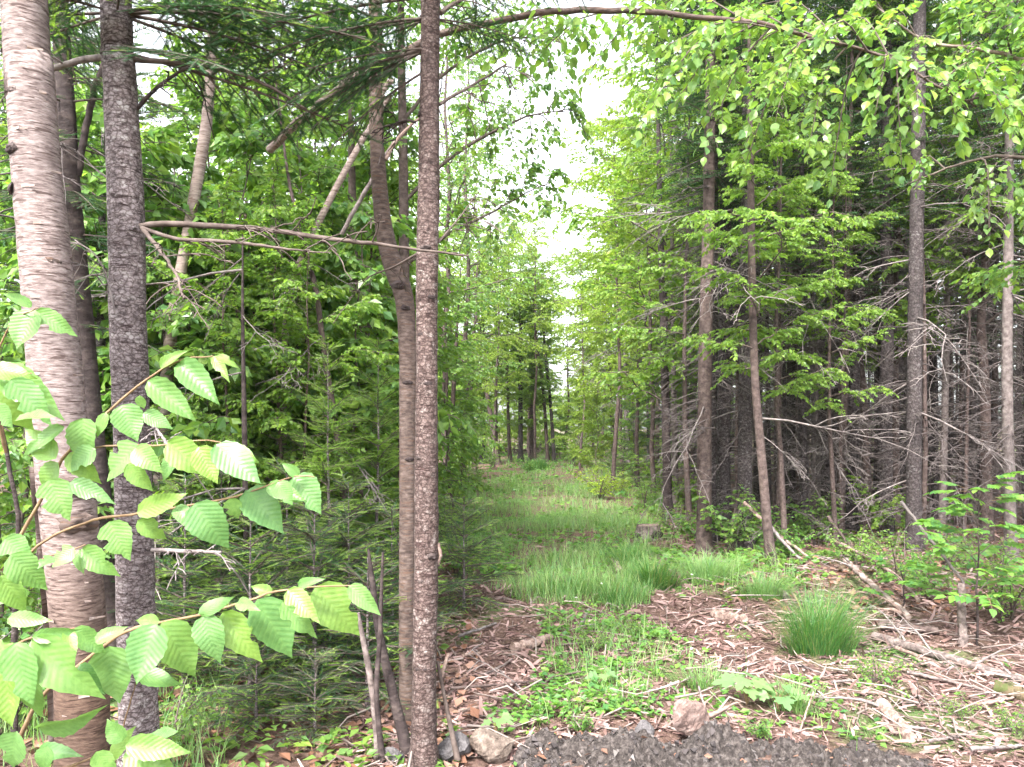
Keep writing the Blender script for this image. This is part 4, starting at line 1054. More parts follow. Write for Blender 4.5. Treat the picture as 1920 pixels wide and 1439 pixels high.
for (u, Y, var, sc, lab) in [
    (330, 7.2, 1, 1.0, 'light leafy sapling arching over the leaning white birch'),
    (430, 7.6, 0, .95, 'light leafy sapling above the black dead sapling'),
    (510, 8.2, 1, 1.15, 'broad leafy sapling under the steeply slanting birch'),
    (600, 7.6, 0, .9, 'broad leafy sapling beside the thin slanting birch'),
    (680, 9.2, 2, .9, 'leafy sapling showing to one side of the bent birch'),
    (270, 6.2, 1, 1.0, 'leafy sapling close behind the lichen fir'),
    (150, 7.0, 0, 1.0, 'leafy sapling between the big birch and the lichen fir'),
    (20, 6.2, 1, .95, 'leafy sapling showing at the outer edge of the big birch'),
    (470, 10.2, 2, 1.1, 'tall leafy sapling deep behind the firs'),
    (575, 11, 2, 1.15, 'tall leafy sapling behind the tall young fir'),
    (390, 10.5, 2, 1.1, 'tall leafy sapling behind the leaning white birch'),
    (720, 12, 2, 1.0, 'tall leafy sapling behind the bend of the brown birch'),
    (850, 14, 0, .85, 'leafy sapling just past the slim fir at the grass edge'),
    (120, 10, 2, 1.1, 'tall leafy sapling in the far corner behind the big birch'),
    (405, 6.0, 2, .55, 'small yellow leaved sapling beside the leaning white birch'), (500, 6.3, 2, .6, 'small yellow leaved sapling beside the thin slanting birch'), (590, 6.2, 2, .5, 'small yellow leaved sapling at the crooked broken stem'), (340, 6.6, 1, .9, 'large leaved sapling in front of the leaning white birch'), (440, 7.0, 1, 1.0, 'large leaved sapling right behind the thin black dead sapling'), (545, 7.2, 1, .9, 'large leaved sapling in front of the thin slanting birch'), (645, 7.0, 1, .85, 'large leaved sapling behind the broken slanting limb'),
    (30, 4.6, 1, .55, 'low leafy sapling growing at the foot of the big birch')]:
    putu('leafy_sapling', 'sapling', var, u, Y, sc, lab, 'sapling', 'leafy saplings in the undergrowth')

def left_edge(Y): return -1.1 - .045 * (Y - 10)
def right_edge(Y): return 3.0 + .035 * (Y - 10)
placed = []
SCAT = []
SHORT = {'broadleaf_tree': 'light green broadleaf tree', 'mixed_wood_fir': 'young tree of the mixed wood', 'far_wood_tree': 'pale far tree', 'trailside_maple': 'high crowned trailside maple', 'far_stand_tree': 'pale far tree', 'inner_spruce': 'dim spruce trunk', 'dead_pole': 'thin dead twiggy pole',
         'distant_tree': 'small trail end tree', 'distant_wood_tree': 'distant tree beyond the wood', 'distant_stand_tree': 'distant tree beyond the stand', 'spruce_pole': 'slender spruce pole', 'stand_fir': 'dark shaded fir'}
def free(x, y, d):
    for a, b in placed:
        if (a - x) ** 2 + (b - y) ** 2 < d * d: return False
    placed.append((x, y)); return True
def scatter(n, xf, y0, y1, dmin, kinds, name, label, cat, group, sc=(.85, 1.2), tries=4000, pad=2.0):
    k = 0
    for _ in range(tries):
        if k >= n: break
        Y = y0 + (y1 - y0) * rng.random(); X = xf(Y, rng.random())
        if abs(X) > .66 * Y + pad: continue
        if not free(X, Y, dmin): continue
        kd, vr = kinds[int(rng.integers(len(kinds)))]
        SCAT.append((plant(name, kd, vr, X, Y, rng.uniform(*sc), rng.random() * 6.28, label, cat, group), SHORT[name])); k += 1
    return k
def ufill(rows, name, kind_cat, group):
    for (u, Y, kind, var, sc, lab) in rows:
        x = X_of(u, Y); placed.append((x, Y))
        putu(name, kind, var, u, Y, sc, lab, kind_cat, group)
ufill([(838, 16, 'airy', 0, .9, 'leafy maple showing just right of the slim fir'), (865, 20, 'airy', 0, 1.0, 'thin crowned birch leaning over the grass from the mixed wood'),
       (845, 24, 'airy', 1, 1.0, 'maple behind the thin crowned birch'), (890, 27, 'airy', 1, 1.1, 'maple at the trailside before the far row of trunks'), (925, 31, 'gold', 0, .9, 'maple whose crown hangs over the brush pile'), (955, 36, 'maple', 1, .85, 'maple behind the brush pile'),
       (990, 42, 'maple', 2, 1.2, 'maple behind the tallest thin far trunk'), (1000, 50, 'maple', 0, 1.0, 'farthest maple closing the shady side of the sky gap')], 'trailside_tree', 'tree', 'trees along the shady side of the trail')
ufill([(1225, 17, 'gold', 1, .95, 'yellow green maple beside the layered maple, nearer the trail'), (1195, 21, 'gold', 0, .85, 'yellow green maple behind the little spruce'), (1165, 25, 'gold', 1, 1.0, 'yellow green maple before the silvery snag'), (1150, 30, 'maple', 1, .8, 'yellow green maple just behind the silvery snag'),
       (1128, 35, 'gold', 0, .85, 'pale maple leaning into the sky gap'), (1150, 19, 'goldhigh', 0, .95, 'high crowned yellow maple over the bright trail shrub'), (1088, 29, 'goldhigh', 0, .85, 'high crowned yellow maple hanging over the sky gap'), (1003, 34, 'goldhigh', 0, 1.15, 'high crowned yellow maple meeting the sky gap from the shady side'), (1060, 41, 'goldhigh', 0, 1.1, 'far high crowned maple bridging the sky gap'), (1112, 42, 'gold', 1, 1.1, 'pale maple at the sunny side of the sky gap'), (1105, 52, 'fir', 2, .9, 'pale far fir at the sunny side of the sky gap'),
       (1215, 24, 'fir', 2, .9, 'dark fir between the snag and the layered maple'), (1245, 20, 'fir', 2, .85, 'dark fir behind the layered maple'), (1290, 17, 'fir', 0, 1.0, 'dark fir between the layered maple and the reddish spruce')], 'sunny_side_tree', 'tree', 'trees along the sunny side of the trail')
ufill([(300, 8.0, 'thicket', 0, .9, 'leafy thicket just past the lichen fir'), (380, 8.6, 'thicket', 1, 1.1, 'leafy thicket under the leaning white birch'), (560, 8.0, 'thicket', 1, 1.15, 'leafy thicket behind the crooked broken stem'),
       (640, 9.4, 'thicket', 0, 1.0, 'leafy thicket by the dark forked trunk'), (705, 10.5, 'thicket', 0, 1.0, 'leafy thicket filling the back of the bent birch'), (750, 12.5, 'thicket', 1, 1.2, 'leafy thicket at the grass edge behind the central trunks'), (40, 8.5, 'thicket', 0, 1.1, 'leafy thicket at the outer side of the big birch'),
       (170, 8.5, 'thicket', 0, 1.0, 'leafy thicket between the big birch and the lichen fir'), (835, 18, 'thicket', 0, .9, 'leafy thicket bulging over the grass edge'), (850, 23, 'thicket', 0, .9, 'leafy thicket at the bend of the grass edge'), (880, 34, 'thicket', 0, 1.0, 'leafy thicket beside the far grey trunk'),
       (995, 58, 'thicket', 0, 1.0, 'far thicket behind the tallest far trunk'), (1020, 64, 'thicket', 0, .95, 'far thicket at the shady foot of the sky gap'), (1045, 68, 'thicket', 0, 1.0, 'farthest thicket right under the sky gap'), (1068, 66, 'thicket', 0, .95, 'far thicket at the sunny foot of the sky gap'), (1095, 60, 'thicket', 0, 1.0, 'far thicket past the sky gap on the sunny side'), (1125, 56, 'thicket', 0, 1.1, 'far thicket behind the silvery snag'),
       (870, 40, 'goldthicket', 0, 1.0, 'pale yellow thicket filling the shade behind the far grey trunk'), (900, 46, 'goldthicket', 0, 1.2, 'pale yellow thicket behind the black leaning far trunk'), (935, 44, 'goldthicket', 0, 1.1, 'pale yellow thicket behind the brush pile'), (965, 48, 'goldthicket', 0, 1.2, 'pale yellow thicket behind the lone far trunk'), (995, 46, 'goldthicket', 0, 1.0, 'pale yellow thicket behind the tallest far trunk'), (1018, 52, 'goldthicket', 0, .9, 'pale yellow thicket at the shady lip of the sky gap'),
       (1092, 48, 'goldthicket', 0, .9, 'pale yellow thicket at the sunny lip of the sky gap'), (1120, 45, 'goldthicket', 0, 1.1, 'pale yellow thicket past the silvery snag'), (1155, 40, 'goldthicket', 0, 1.0, 'pale yellow thicket close behind the silvery snag'), (1190, 36, 'goldthicket', 0, 1.0, 'pale yellow thicket between the snag and the layered maple'), (1230, 32, 'goldthicket', 0, .9, 'pale yellow thicket behind the layered maple'),
       (1088, 31, 'goldthicket', 0, .62, 'soft yellow thicket closing the trail under the sky gap'), (1118, 27, 'goldthicket', 0, .6, 'soft yellow thicket just before the silvery snag'), (1050, 38, 'thicket', 1, .8, 'low thicket in the far middle of the trail'),
       (1060, 46, 'thicket', 1, 1.0, 'pale thicket under the sky gap'), (1095, 38, 'thicket', 0, .7, 'pale thicket on the sunny side of the far trail'), (1130, 30, 'thicket', 1, .8, 'thicket at the foot of the silvery snag'), (1190, 23, 'thicket', 1, .75, 'thicket behind the little spruce')], 'leafy_thicket', 'thicket', 'leafy thickets')
SCN = [
 scatter(20, lambda Y, q: left_edge(Y) - .6 - 10 * q, 12, 27, 1.2, [('maple', 0), ('maple', 1), ('maple', 2), ('birch', 0)], 'broadleaf_tree', 'light green broadleaf tree in the mixed wood behind the firs and saplings', 'tree', 'broadleaf trees of the mixed wood', (.55, .85)),
 scatter(22, lambda Y, q: left_edge(Y) - .4 - 9 * q, 10, 28, 1.0, [('fir', 0), ('fir', 1), ('fir', 2), ('thicket', 0)], 'mixed_wood_fir', 'young tree standing in the mixed wood beyond the near firs and saplings', 'tree', 'young trees of the mixed wood'),
 scatter(26, lambda Y, q: .03 * Y - 1 - 16 * q, 34, 60, 1.6, [('maple', 0), ('gold', 0), ('gold', 1), ('fir', 2), ('airy', 1)], 'far_wood_tree', 'pale far tree behind the brush pile', 'tree', 'far trees behind the brush pile', (.9, 1.25)),
 scatter(8, lambda Y, q: right_edge(Y) + .3 + 3 * q, 17, 30, 1.3, [('highmaple', 0), ('goldhigh', 0)], 'trailside_maple', 'yellow green broadleaf tree on the stand side beyond the layered maple', 'tree', 'broadleaf trees beyond the layered maple'),
 scatter(30, lambda Y, q: .085 * Y + .8 + 20 * q, 30, 60, 1.7, [('maple', 0), ('maple', 1), ('spruce', 1), ('fir', 2), ('birch', 1)], 'far_stand_tree', 'pale far tree behind the silvery snag', 'tree', 'far trees behind the snag', (.9, 1.2)),
 scatter(100, lambda Y, q: right_edge(Y) + .2 + 22 * q, 11.5, 36, 1.0, [('spruce', 0), ('spruce', 1), ('spruce', 2), ('spruce', 2)], 'inner_spruce', 'dim spruce trunk deep inside the dark stand', 'spruce', 'spruces deep in the stand', (.8, 1.1), pad=4.0),
 scatter(52, lambda Y, q: right_edge(Y) + .6 + 12 * q, 12, 20, .6, [('snag', 0), ('snag', 1), ('snag', 2)], 'dead_pole', 'thin dead twiggy pole in the shade of the spruce stand', 'dead tree', 'dead poles in the stand', (.6, 1.1)),
 scatter(30, lambda Y, q: -16 + 40 * q, 64, 110, 2.2, [('gold', 1), ('sapling', 2), ('thicket', 0)], 'distant_tree', 'small pale tree closing the very end of the trail', 'tree', 'trees closing the end of the trail', (.5, .75)),
 scatter(24, lambda Y, q: -40 + 34 * q, 60, 95, 2.5, [('maple', 1), ('spruce', 0), ('fir', 2)], 'distant_wood_tree', 'distant tree glimpsed through the mixed wood', 'tree', 'distant trees beyond the mixed wood', (1., 1.3)),
 scatter(24, lambda Y, q: .08 * Y + 2 + 38 * q, 60, 95, 2.5, [('maple', 1), ('spruce', 0), ('fir', 2)], 'distant_stand_tree', 'distant tree glimpsed through the spruce stand', 'tree', 'distant trees beyond the stand', (1., 1.3)),
 scatter(30, lambda Y, q: right_edge(Y) + .2 + 8 * q, 10.3, 16.5, .55, [('pole', 0), ('pole', 1), ('pole', 1)], 'spruce_pole', 'slender spruce pole with bare twigs in the front rows of the stand', 'spruce', 'slender poles of the stand', (.8, 1.15)),
 scatter(14, lambda Y, q: right_edge(Y) + 1.5 + 16 * q, 18, 32, .9, [('fir', 0), ('fir', 2), ('fir', 1)], 'stand_fir', 'dark shaded fir with level boughs between the spruce poles', 'fir', 'shaded firs in the stand', (.7, 1.2)),
]
# which trunk in front each of them stands behind, and how far back
MARKS = [(20, 'outer side of the big birch'), (105, 'big birch'), (180, 'dark trunk beside the big birch'), (245, 'lichen fir'), (330, 'leaning white birch'), (457, 'thin black dead sapling'), (540, 'thin slanting birch'), (620, 'crooked dark stem'), (700, 'bend of the brown birch'), (764, 'foot of the brown birch'), (800, 'slim straight fir'),
         (850, 'slim leaning stem at the grass edge'), (910, 'far grey trunk'), (980, 'brush pile'), (1055, 'small sky gap'), (1110, 'bright trail shrub'), (1175, 'silvery snag'), (1250, 'layered maple'), (1290, 'sawn stump'), (1322, 'reddish spruce'), (1357, 'purple grey spruce'), (1398, 'dark grey spruce'), (1440, 'curved tan stem'), (1505, 'young grey pole'), (1550, 'blackish shaded pole'),
         (1600, 'straight grey spruce'), (1655, 'dim midway pole'), (1715, 'thickest spruce'), (1771, 'pale dead spruce'), (1830, 'feathered pinnate sapling'), (1890, 'light brown trunk'), (1960, 'outer side of the light brown trunk')]
ORD = 'first second third fourth fifth sixth seventh eighth ninth tenth eleventh twelfth thirteenth fourteenth fifteenth sixteenth seventeenth eighteenth nineteenth twentieth'.split()
ORD += ['twenty-' + w for w in ORD[:9]] + ['thirtieth'] + ['thirty-' + w for w in ORD[:9]]
_by = {}
for o, short in SCAT:
    uu = U0 + o.location.x / o.location.y * FPX
    _by.setdefault((short, min(MARKS, key=lambda m: abs(m[0] - uu))[1]), []).append(o)
for (short, mark), os_ in _by.items():
    os_.sort(key=lambda o: o.location.y)
    for i, o in enumerate(os_):
        o['label'] = short + ' behind the ' + mark if len(os_) == 1 else short + ', ' + ORD[min(i, 38)] + ' back behind the ' + mark

# broadleaf layers hanging in front of the stand
for (u, Y, kind, var, sc, lab) in [
    (1470, 9.8, 'highmaple', 0, .55, 'young maple whose bright layers hang before the curved tan stem'),
    (1565, 10.4, 'highmaple', 0, .5, 'young maple whose bright layers hang before the straight grey spruce'),
    
    (1290, 12.5, 'highmaple', 0, .7, 'young maple filling the gap between layered maple and reddish spruce'),
    (1500, 13.5, 'maple', 1, .75, 'maple with a high crown behind the leaf layers'),
    (1680, 12.5, 'maple', 0, .8, 'maple with a high crown rising over the thickest spruce'),
    (1850, 11.0, 'maple', 1, .78, 'maple with a high crown over the light brown trunk'),
    (1625, 12.4, 'highmaple', 0, .9, 'maple crown spreading over the straight grey spruce')]:
    putu('stand_edge_maple' if 'maple' in kind else 'stand_edge_sapling', kind, var, u, Y, sc, lab, 'tree' if 'maple' in kind else 'sapling', 'broadleaves at the stand edge')

# low shrubs
SHR = [
    (1365, 10.0, 0, .9, 'leafy shrub at the foot of the paired spruce trunks'), (1410, 10.6, 1, .9, 'leafy shrub between the curved tan stem and the purple grey spruce'),
    (1480, 9.6, 1, .75, 'low shrub beside the fallen pale poles'), (1530, 10.8, 0, .8, 'leafy shrub behind the fallen pale poles'),
    (1645, 11.5, 2, .75, 'upright shrub just before the thickest spruce'), (1600, 9.0, 3, .9, 'low shrub over the rust coloured fallen pole'),
    (1690, 8.0, 3, 1.0, 'low shrub above the two parallel fallen poles'), (1740, 7.4, 1, .75, 'low shrub beside the dead stub'),
    (1900, 6.6, 3, .9, 'low shrub under the pinnate sapling at the picture edge'), (1270, 11.8, 3, .9, 'low shrub just behind the sawn stump'),
    (1310, 11.0, 1, .9, 'leafy shrub at the foot of the reddish spruce'), (1210, 15.5, 0, .7, 'leafy shrub in front of the layered maple'),
    (1290, 14.0, 2, .8, 'upright shrub beside the layered maple'), (1225, 20, 2, .9, 'shrub between the little spruce and the layered maple'),
    (1075, 33, 2, 1.2, 'pale leafy bush at the far middle of the trail'), (1040, 38, 0, 1.4, 'pale bush under the small sky gap'),
    (880, 20, 0, .8, 'low bush at the shady side of the pink bare patch'), (920, 30, 0, .8, 'bush in front of the brush pile'),
    (990, 27, 1, .8, 'dark green low bush in the far grass'), (850, 11, 3, 1.1, 'low bush at the grass edge behind the slim fir'),
    (865, 8.6, 3, 1.0, 'low bush between the slim fir and the bluish grass'), (840, 15, 2, .7, 'upright bush near the slim leaning stem'),
    (1780, 9.2, 1, .7, 'low shrub at the foot of the pale dead spruce'), (1840, 8.5, 3, .9, 'low shrub in shade behind the pinnate sapling'),
    (310, 3.9, 3, .7, 'grassy leaved low plant at the foot of the lichen fir'), (20, 4.2, 1, .9, 'leafy shrub at the outer foot of the big birch'),
    (80, 5.2, 0, .9, 'leafy shrub behind the foot of the big birch'), (520, 6.2, 1, .8, 'leafy shrub glimpsed between the young firs'),
    (660, 6.0, 1, .8, 'leafy shrub between the young firs and the bent birch'), (600, 5.1, 3, .8, 'low leafy plant below the bushy young fir')]
for (u, Y, var, sc, lab) in SHR:
    putu('shrub', 'shrub', var, u, Y, sc, lab, 'shrub', 'low shrubs of the wood edge')
putu('yellow_shrub', 'yellowshrub', 0, 1125, 17.5, 1.0, 'bright yellow green shrub on the trail before the little spruce', 'shrub')
putu('yellow_shrub', 'yellowshrub', 0, 1165, 19.0, .7, 'smaller yellow green shrub beside the brightest one', 'shrub')
putu('little_spruce', 'firsap', 1, 1168, 20.5, .85, 'little dark spruce alone in the trail grass', 'spruce')

# ------------------------------------------------------------------ the toothed leaf sapling in front
def near_leaf(seed, curl, fold, bend=0.0):
    rng = np.random.default_rng(seed)
    rows = 15
    V, UV = [], []
    ph_ = rng.random(3) * 6.28
    for i in range(rows):
        t = i / (rows - 1)
        w = .53 * (math.sin(math.pi * t ** .72) ** .8) * (1.0 - .25 * t)
        if t > .72: w *= ((1 - t) / .28) ** .35
        w = max(w, .004) if i < rows - 1 else .004
        ser = 1 + (.05 if i % 2 else -.03)
        for c in (-1, -.5, 0, .5, 1):
            e = ser if abs(c) == 1 else 1
            x = c * w * .66 * e
            if seed >= 8 and abs(c) == 1 and (c > 0) == (seed % 2 == 0) and i in ((8, 9) if seed < 10 else (5, 6, 11)): x *= .55
            pleat = (.003 if (i % 2) else -.003) * abs(c)
            z = fold * abs(x) - curl * t * t + pleat + .022 * c * math.sin(t * 7 + ph_[0]) + .018 * abs(c) * math.sin(t * 11 + ph_[1])
            V.append((x + bend * t * t, t, z)); UV.append((x, t))
    q = [[i * 5 + c, i * 5 + c + 1, i * 5 + c + 6, i * 5 + c + 5] for i in range(rows - 1) for c in range(4)]
    g = Geo(); g.add(np.array(V), None, q, 0, UV)
    return g.mesh('toothed_leaf', ['leaf_near'], True)
NEARL = [near_leaf(1, .16, .22), near_leaf(2, .28, .32, .05), near_leaf(3, .10, .15, -.05), near_leaf(4, .36, .25, .03), near_leaf(5, .22, -.15, .08), near_leaf(6, .45, .30, -.07), near_leaf(7, .05, .40, 0), near_leaf(8, .2, .2, .04), near_leaf(9, .3, .3, -.03), near_leaf(10, .15, .25, 0)]

rng = np.random.default_rng(9)
SB = np.array([X_of(25, 1.95), 1.95, gzf(X_of(25, 1.95), 1.95)])
sap = empty('toothed_leaf_sapling', SB)
tag(sap, 'sapling with large pleated toothed leaves spreading in front of the birch trunk', 'sapling')
stem_o, _ = px_branch(sap, SB, [(30, 2030, 16), (29, 1700, 15), (27, 1400, 14), (27, 1200, 13), (33, 1050, 12), (33, 960, 11), (12, 850, 9), (-10, 740, 7), (-30, 600, 4)], 1.95, 'bark_dark', 'stem')
SPR = {
 'A': ([(12, 850, 6), (-10, 700, 5), (20, 610, 4), (62, 582, 3), (72, 578, 2)], 1.95, 1.85),
 'B': ([(35, 1010, 7), (70, 950, 6), (118, 862, 6), (180, 795, 5), (245, 735, 5), (330, 678, 4), (400, 668, 2)], 1.95, 1.85),
 'C': ([(118, 862, 5), (190, 838, 4), (310, 835, 4), (380, 826, 3), (440, 836, 2)], 1.92, 1.8),
 'D': ([(35, 1060, 6), (90, 1010, 5), (180, 975, 5), (250, 965, 5), (400, 940, 4), (470, 922, 4), (555, 893, 3), (590, 895, 2)], 1.95, 1.8),
 'E': ([(30, 1400, 9), (75, 1310, 8), (145, 1250, 7), (230, 1188, 6), (300, 1167, 6), (370, 1155, 5), (470, 1125, 5), (540, 1105, 4), (660, 1098, 2)], 1.95, 1.78),
 'F': ([(28, 1250, 6), (20, 1220, 5), (60, 1195, 4), (140, 1178, 2)], 1.95, 1.7),
 'G': ([(28, 1450, 6), (120, 1440, 5), (205, 1430, 4), (240, 1330, 3), (255, 1280, 2)], 1.95, 1.85),
 'H': ([(29, 1480, 6), (150, 1430, 5), (235, 1398, 4), (280, 1384, 2)], 1.95, 1.75),
 'I': ([(12, 850, 6), (-5, 760, 5), (20, 710, 4), (60, 700, 2)], 1.95, 1.75),
 'J': ([(29, 1120, 5), (60, 1060, 4), (140, 1030, 3), (160, 1022, 2)], 1.95, 1.8)}
SO = {k: px_branch(sap, SB, v[0], v[1], 'bark_shoot', 'branch', seed=i, Y1=v[2])[0] for i, (k, v) in enumerate(SPR.items())}
LV = [  # branch, base, tip, width
 ('A', 66, 582, 28, 655, 66), ('A', 66, 584, 142, 628, 36), ('A', 60, 575, 8, 548, 22),
 ('I', -5, 690, 112, 772, 60), ('I', 20, 712, 95, 795, 52), ('I', -15, 715, 40, 808, 66), ('I', -20, 690, 60, 700, 34), ('I', 30, 790, 95, 770, 26), ('I', -10, 760, 20, 800, 40),
 ('B', 155, 785, 156, 868, 74), ('B', 120, 800, 35, 850, 30), ('B', 105, 860, 40, 800, 44), ('B', 228, 760, 258, 828, 62), ('B', 268, 775, 323, 802, 30), ('B', 262, 742, 270, 768, 52), ('B', 277, 714, 368, 790, 46), ('B', 336, 678, 411, 758, 48), ('B', 300, 690, 352, 655, 22), ('B', 400, 668, 428, 712, 20), ('B', 405, 668, 446, 684, 18), ('B', 200, 775, 178, 820, 22), ('B', 110, 868, 62, 930, 46), ('B', 130, 850, 175, 905, 40),
 ('C', 258, 832, 192, 900, 56), ('C', 315, 828, 392, 892, 56), ('C', 372, 838, 408, 908, 46), ('C', 405, 834, 484, 906, 58), ('C', 255, 840, 285, 880, 42), ('C', 240, 870, 282, 920, 36), ('C', 330, 850, 302, 900, 28), ('C', 430, 836, 480, 862, 24), ('C', 180, 842, 120, 880, 40),
 ('D', 92, 900, 126, 976, 62), ('D', 130, 905, 213, 938, 34), ('D', 258, 960, 345, 930, 34), ('D', 205, 978, 240, 1052, 66), ('D', 258, 976, 312, 1012, 34), ('D', 366, 944, 414, 1028, 70), ('D', 430, 935, 448, 975, 44), ('D', 462, 920, 532, 988, 64), ('D', 552, 893, 602, 958, 56), ('D', 520, 905, 548, 945, 46), ('D', 560, 892, 530, 870, 20), ('D', 500, 912, 570, 935, 32), ('D', 330, 950, 362, 985, 30),
 ('J', 140, 1028, 94, 1062, 50), ('J', 150, 1030, 156, 1078, 26), ('J', 155, 1028, 212, 1082, 42), ('J', 100, 1045, 70, 1062, 26), ('J', 20, 1040, 84, 1108, 56), ('J', 10, 1010, 60, 1060, 50), ('J', 0, 1080, 50, 1150, 44),
 ('E', 292, 1170, 254, 1284, 68), ('E', 303, 1168, 376, 1268, 72), ('E', 384, 1154, 400, 1242, 54), ('E', 418, 1148, 482, 1246, 56), ('E', 372, 1152, 430, 1117, 26), ('E', 482, 1124, 548, 1238, 80), ('E', 530, 1128, 592, 1200, 40), ('E', 540, 1106, 596, 1166, 40), ('E', 592, 1100, 672, 1194, 76), ('E', 655, 1098, 712, 1150, 34), ('E', 560, 1100, 590, 1085, 20), ('E', 445, 1130, 480, 1140, 24), ('E', 205, 1212, 214, 1322, 78), ('E', 250, 1262, 332, 1282, 32), ('E', 178, 1205, 230, 1170, 26), ('E', 300, 1165, 250, 1162, 24), ('E', 150, 1245, 185, 1300, 30), ('E', 510, 1112, 470, 1100, 22),
 ('F', 60, 1200, 168, 1316, 78), ('F', 30, 1205, 50, 1325, 70), ('F', 25, 1205, -25, 1300, 60), ('F', 45, 1210, 62, 1360, 60), ('F', 140, 1178, 196, 1228, 40), ('F', 125, 1180, 142, 1238, 18), ('F', 60, 1195, 145, 1185, 24), ('F', 10, 1240, 20, 1370, 56), ('F', 15, 1160, 92, 1165, 30), ('F', 5, 1200, -30, 1250, 50),
 ('G', 205, 1425, 235, 1365, 30), ('G', 70, 1362, 186, 1360, 26), ('G', 30, 1372, 15, 1450, 64), ('G', 70, 1410, 146, 1412, 28), ('G', 90, 1400, 70, 1450, 40),
 ('H', 235, 1398, 356, 1410, 44), ('H', 240, 1402, 322, 1455, 60), ('H', 230, 1390, 200, 1350, 40), ('H', 280, 1384, 330, 1370, 22), ('H', 180, 1410, 215, 1460, 40)]
for i, (br, bx, by, tx, ty, w) in enumerate(LV):
    Yb = SPR[br][2] + rng.uniform(-.04, .06)
    a = P(bx, by, Yb); b = P(tx, ty, Yb + rng.uniform(-.05, .02))
    L_ = np.linalg.norm(b - a); wid = w / FPX * Yb / .60
    wid = min(max(wid, L_ * .55), L_ * 1.15)
    want = w / FPX * Yb / .60
    # a narrow outline is a leaf turned on its midrib
    turn = math.acos(min(1, want / wid)) * rng.choice([-1, 1])
    ax = nrm(b - a); nn = nrm(np.array([rng.normal(0, .12), -1, .45 + rng.normal(0, .12)]))
    nn = nrm(nn - ax * (nn @ ax)); sd = np.cross(ax, nn)
    nn = nn * math.cos(turn) + sd * math.sin(turn)
    o = mob('leaf', NEARL[int(rng.integers(10))], SO[br])
    o.matrix_local = frame_matrix(a - SB, ax, nn, L_, wid)
    if i == 0: pass

# ------------------------------------------------------------------ pinnate sapling, seedlings
def pinnate_leaf(seed, n=5):
    rng = np.random.default_rng(seed); g = Geo()
    pos, d = [], []
    for k in range(n):
        t = .3 + .62 * k / n
        for s in (-1, 1):
            pos.append((0, t, -.16 * t * t)); d.append((s * .9, .55, -.12))
    pos.append((0, .95, -.15)); d.append((0, 1, -.35))
    place(g, LEAF6, LEAF6T, np.array(pos, float), np.array(d, float), nrm(np.array([0, 0, 1.0]) + rng.normal(0, .18, (len(pos), 3))), .36 * rng.uniform(.85, 1.1, len(pos)), 0, .30)
    tube(g, np.array([(0, 0, 0), (0, .5, -.04), (0, .95, -.15)]), [.012, .009, .005], 3, 1)
    return g.mesh('pinnate_leaf', ['leaf_herb', 'bark_shoot'])
PIN = [pinnate_leaf(1), pinnate_leaf(2), pinnate_leaf(3, 4)]
def pinnate(u, Y, h, n, seed, label, spread=.5):
    rng = np.random.default_rng(seed)
    x = X_of(u, Y); base = np.array([x, Y, gzf(x, Y)])
    root = empty('pinnate_sapling', base); tag(root, label, 'sapling', 'pinnate saplings')
    g = Geo(); path = np.stack([np.cumsum(rng.normal(0, .012, 9)), np.cumsum(rng.normal(0, .012, 9)), np.linspace(-.04, h, 9)], -1)
    tube(g, path, np.linspace(.011, .003, 9), 6); mob('stem', g.mesh('pinnate_stem', ['bark_dark'], True), root)
    az = 0
    for k in range(n):
        f = k / n; az += 2.4 + rng.normal(0, .3)
        p, _ = pathat(path, .25 + .75 * f)
        L = h * spread * (1 - .55 * f) * rng.uniform(.5, .95); el = R(20 + 35 * f)
        e = p + L * np.array([math.cos(az) * math.cos(el), math.sin(az) * math.cos(el), math.sin(el)])
        gb = Geo(); tube(gb, smooth_path([p, (p + e) / 2 + [0, 0, .02], e], 5), np.linspace(.004, .0018, 5), 4)
        br = mob('branch', gb.mesh('pinnate_branch', ['bark_twig'], True), root)
        for q in range(4):
            t = .45 + .55 * q / 3
            pp = p + (e - p) * t
            a2 = az + (q - 1.5) * .75 + rng.normal(0, .2) if q < 3 else az
            d = np.array([math.cos(a2), math.sin(a2), rng.uniform(-.1, .45)])
            o = mob('leaf', PIN[int(rng.integers(3))], br)
            o.matrix_local = frame_matrix(pp, d, nrm(np.array([rng.normal(0, .2), rng.normal(0, .2) - .25, 1])), rng.uniform(.17, .26) * min(1, h + .15))
pinnate(1830, 5.9, 1.15, 15, 1, 'light green sapling with feathered pinnate leaves over the long fallen log')
pinnate(1880, 6.5, .55, 8, 2, 'small pinnate seedling beside the tall feathered sapling', .7)
pinnate(1700, 6.9, .45, 7, 3, 'small pinnate seedling behind the crossed fallen poles', .7)

gm = Geo(); gm.add(MAPLE, MAPLET); MLEAF = gm.mesh('maple_leaf', ['leaf_pale'])
def seedling(u, v, h, n, ls, seed, label):
    rng = np.random.default_rng(seed)
    x, Y = G(u, v); base = np.array([x, Y, gzf(x, Y)])
    root = empty('maple_seedling', base); tag(root, label, 'seedling', 'maple seedlings')
    for k in range(n):
        az = 2.4 * k + rng.normal(0, .2); out = rng.uniform(.03, .13) * h / .25; hh = h * rng.uniform(.55, 1.05)
        e = np.array([math.cos(az) * out, math.sin(az) * out, hh])
        g = Geo(); tube(g, smooth_path([(0, 0, -.02), (e[0] * .3, e[1] * .3, hh * .6), e], 5), [.003, .0028, .0025, .002, .0015], 4)
        st = mob('stalk', g.mesh('seedling_stalk', ['bark_shoot'], True), root)
        o = mob('leaf', MLEAF, st)
        o.matrix_local = frame_matrix(e, np.array([math.cos(az), math.sin(az), -.25]), nrm(np.array([rng.normal(0, .25), -.55 + rng.normal(0, .2), 1])), ls * rng.uniform(.75, 1.15))
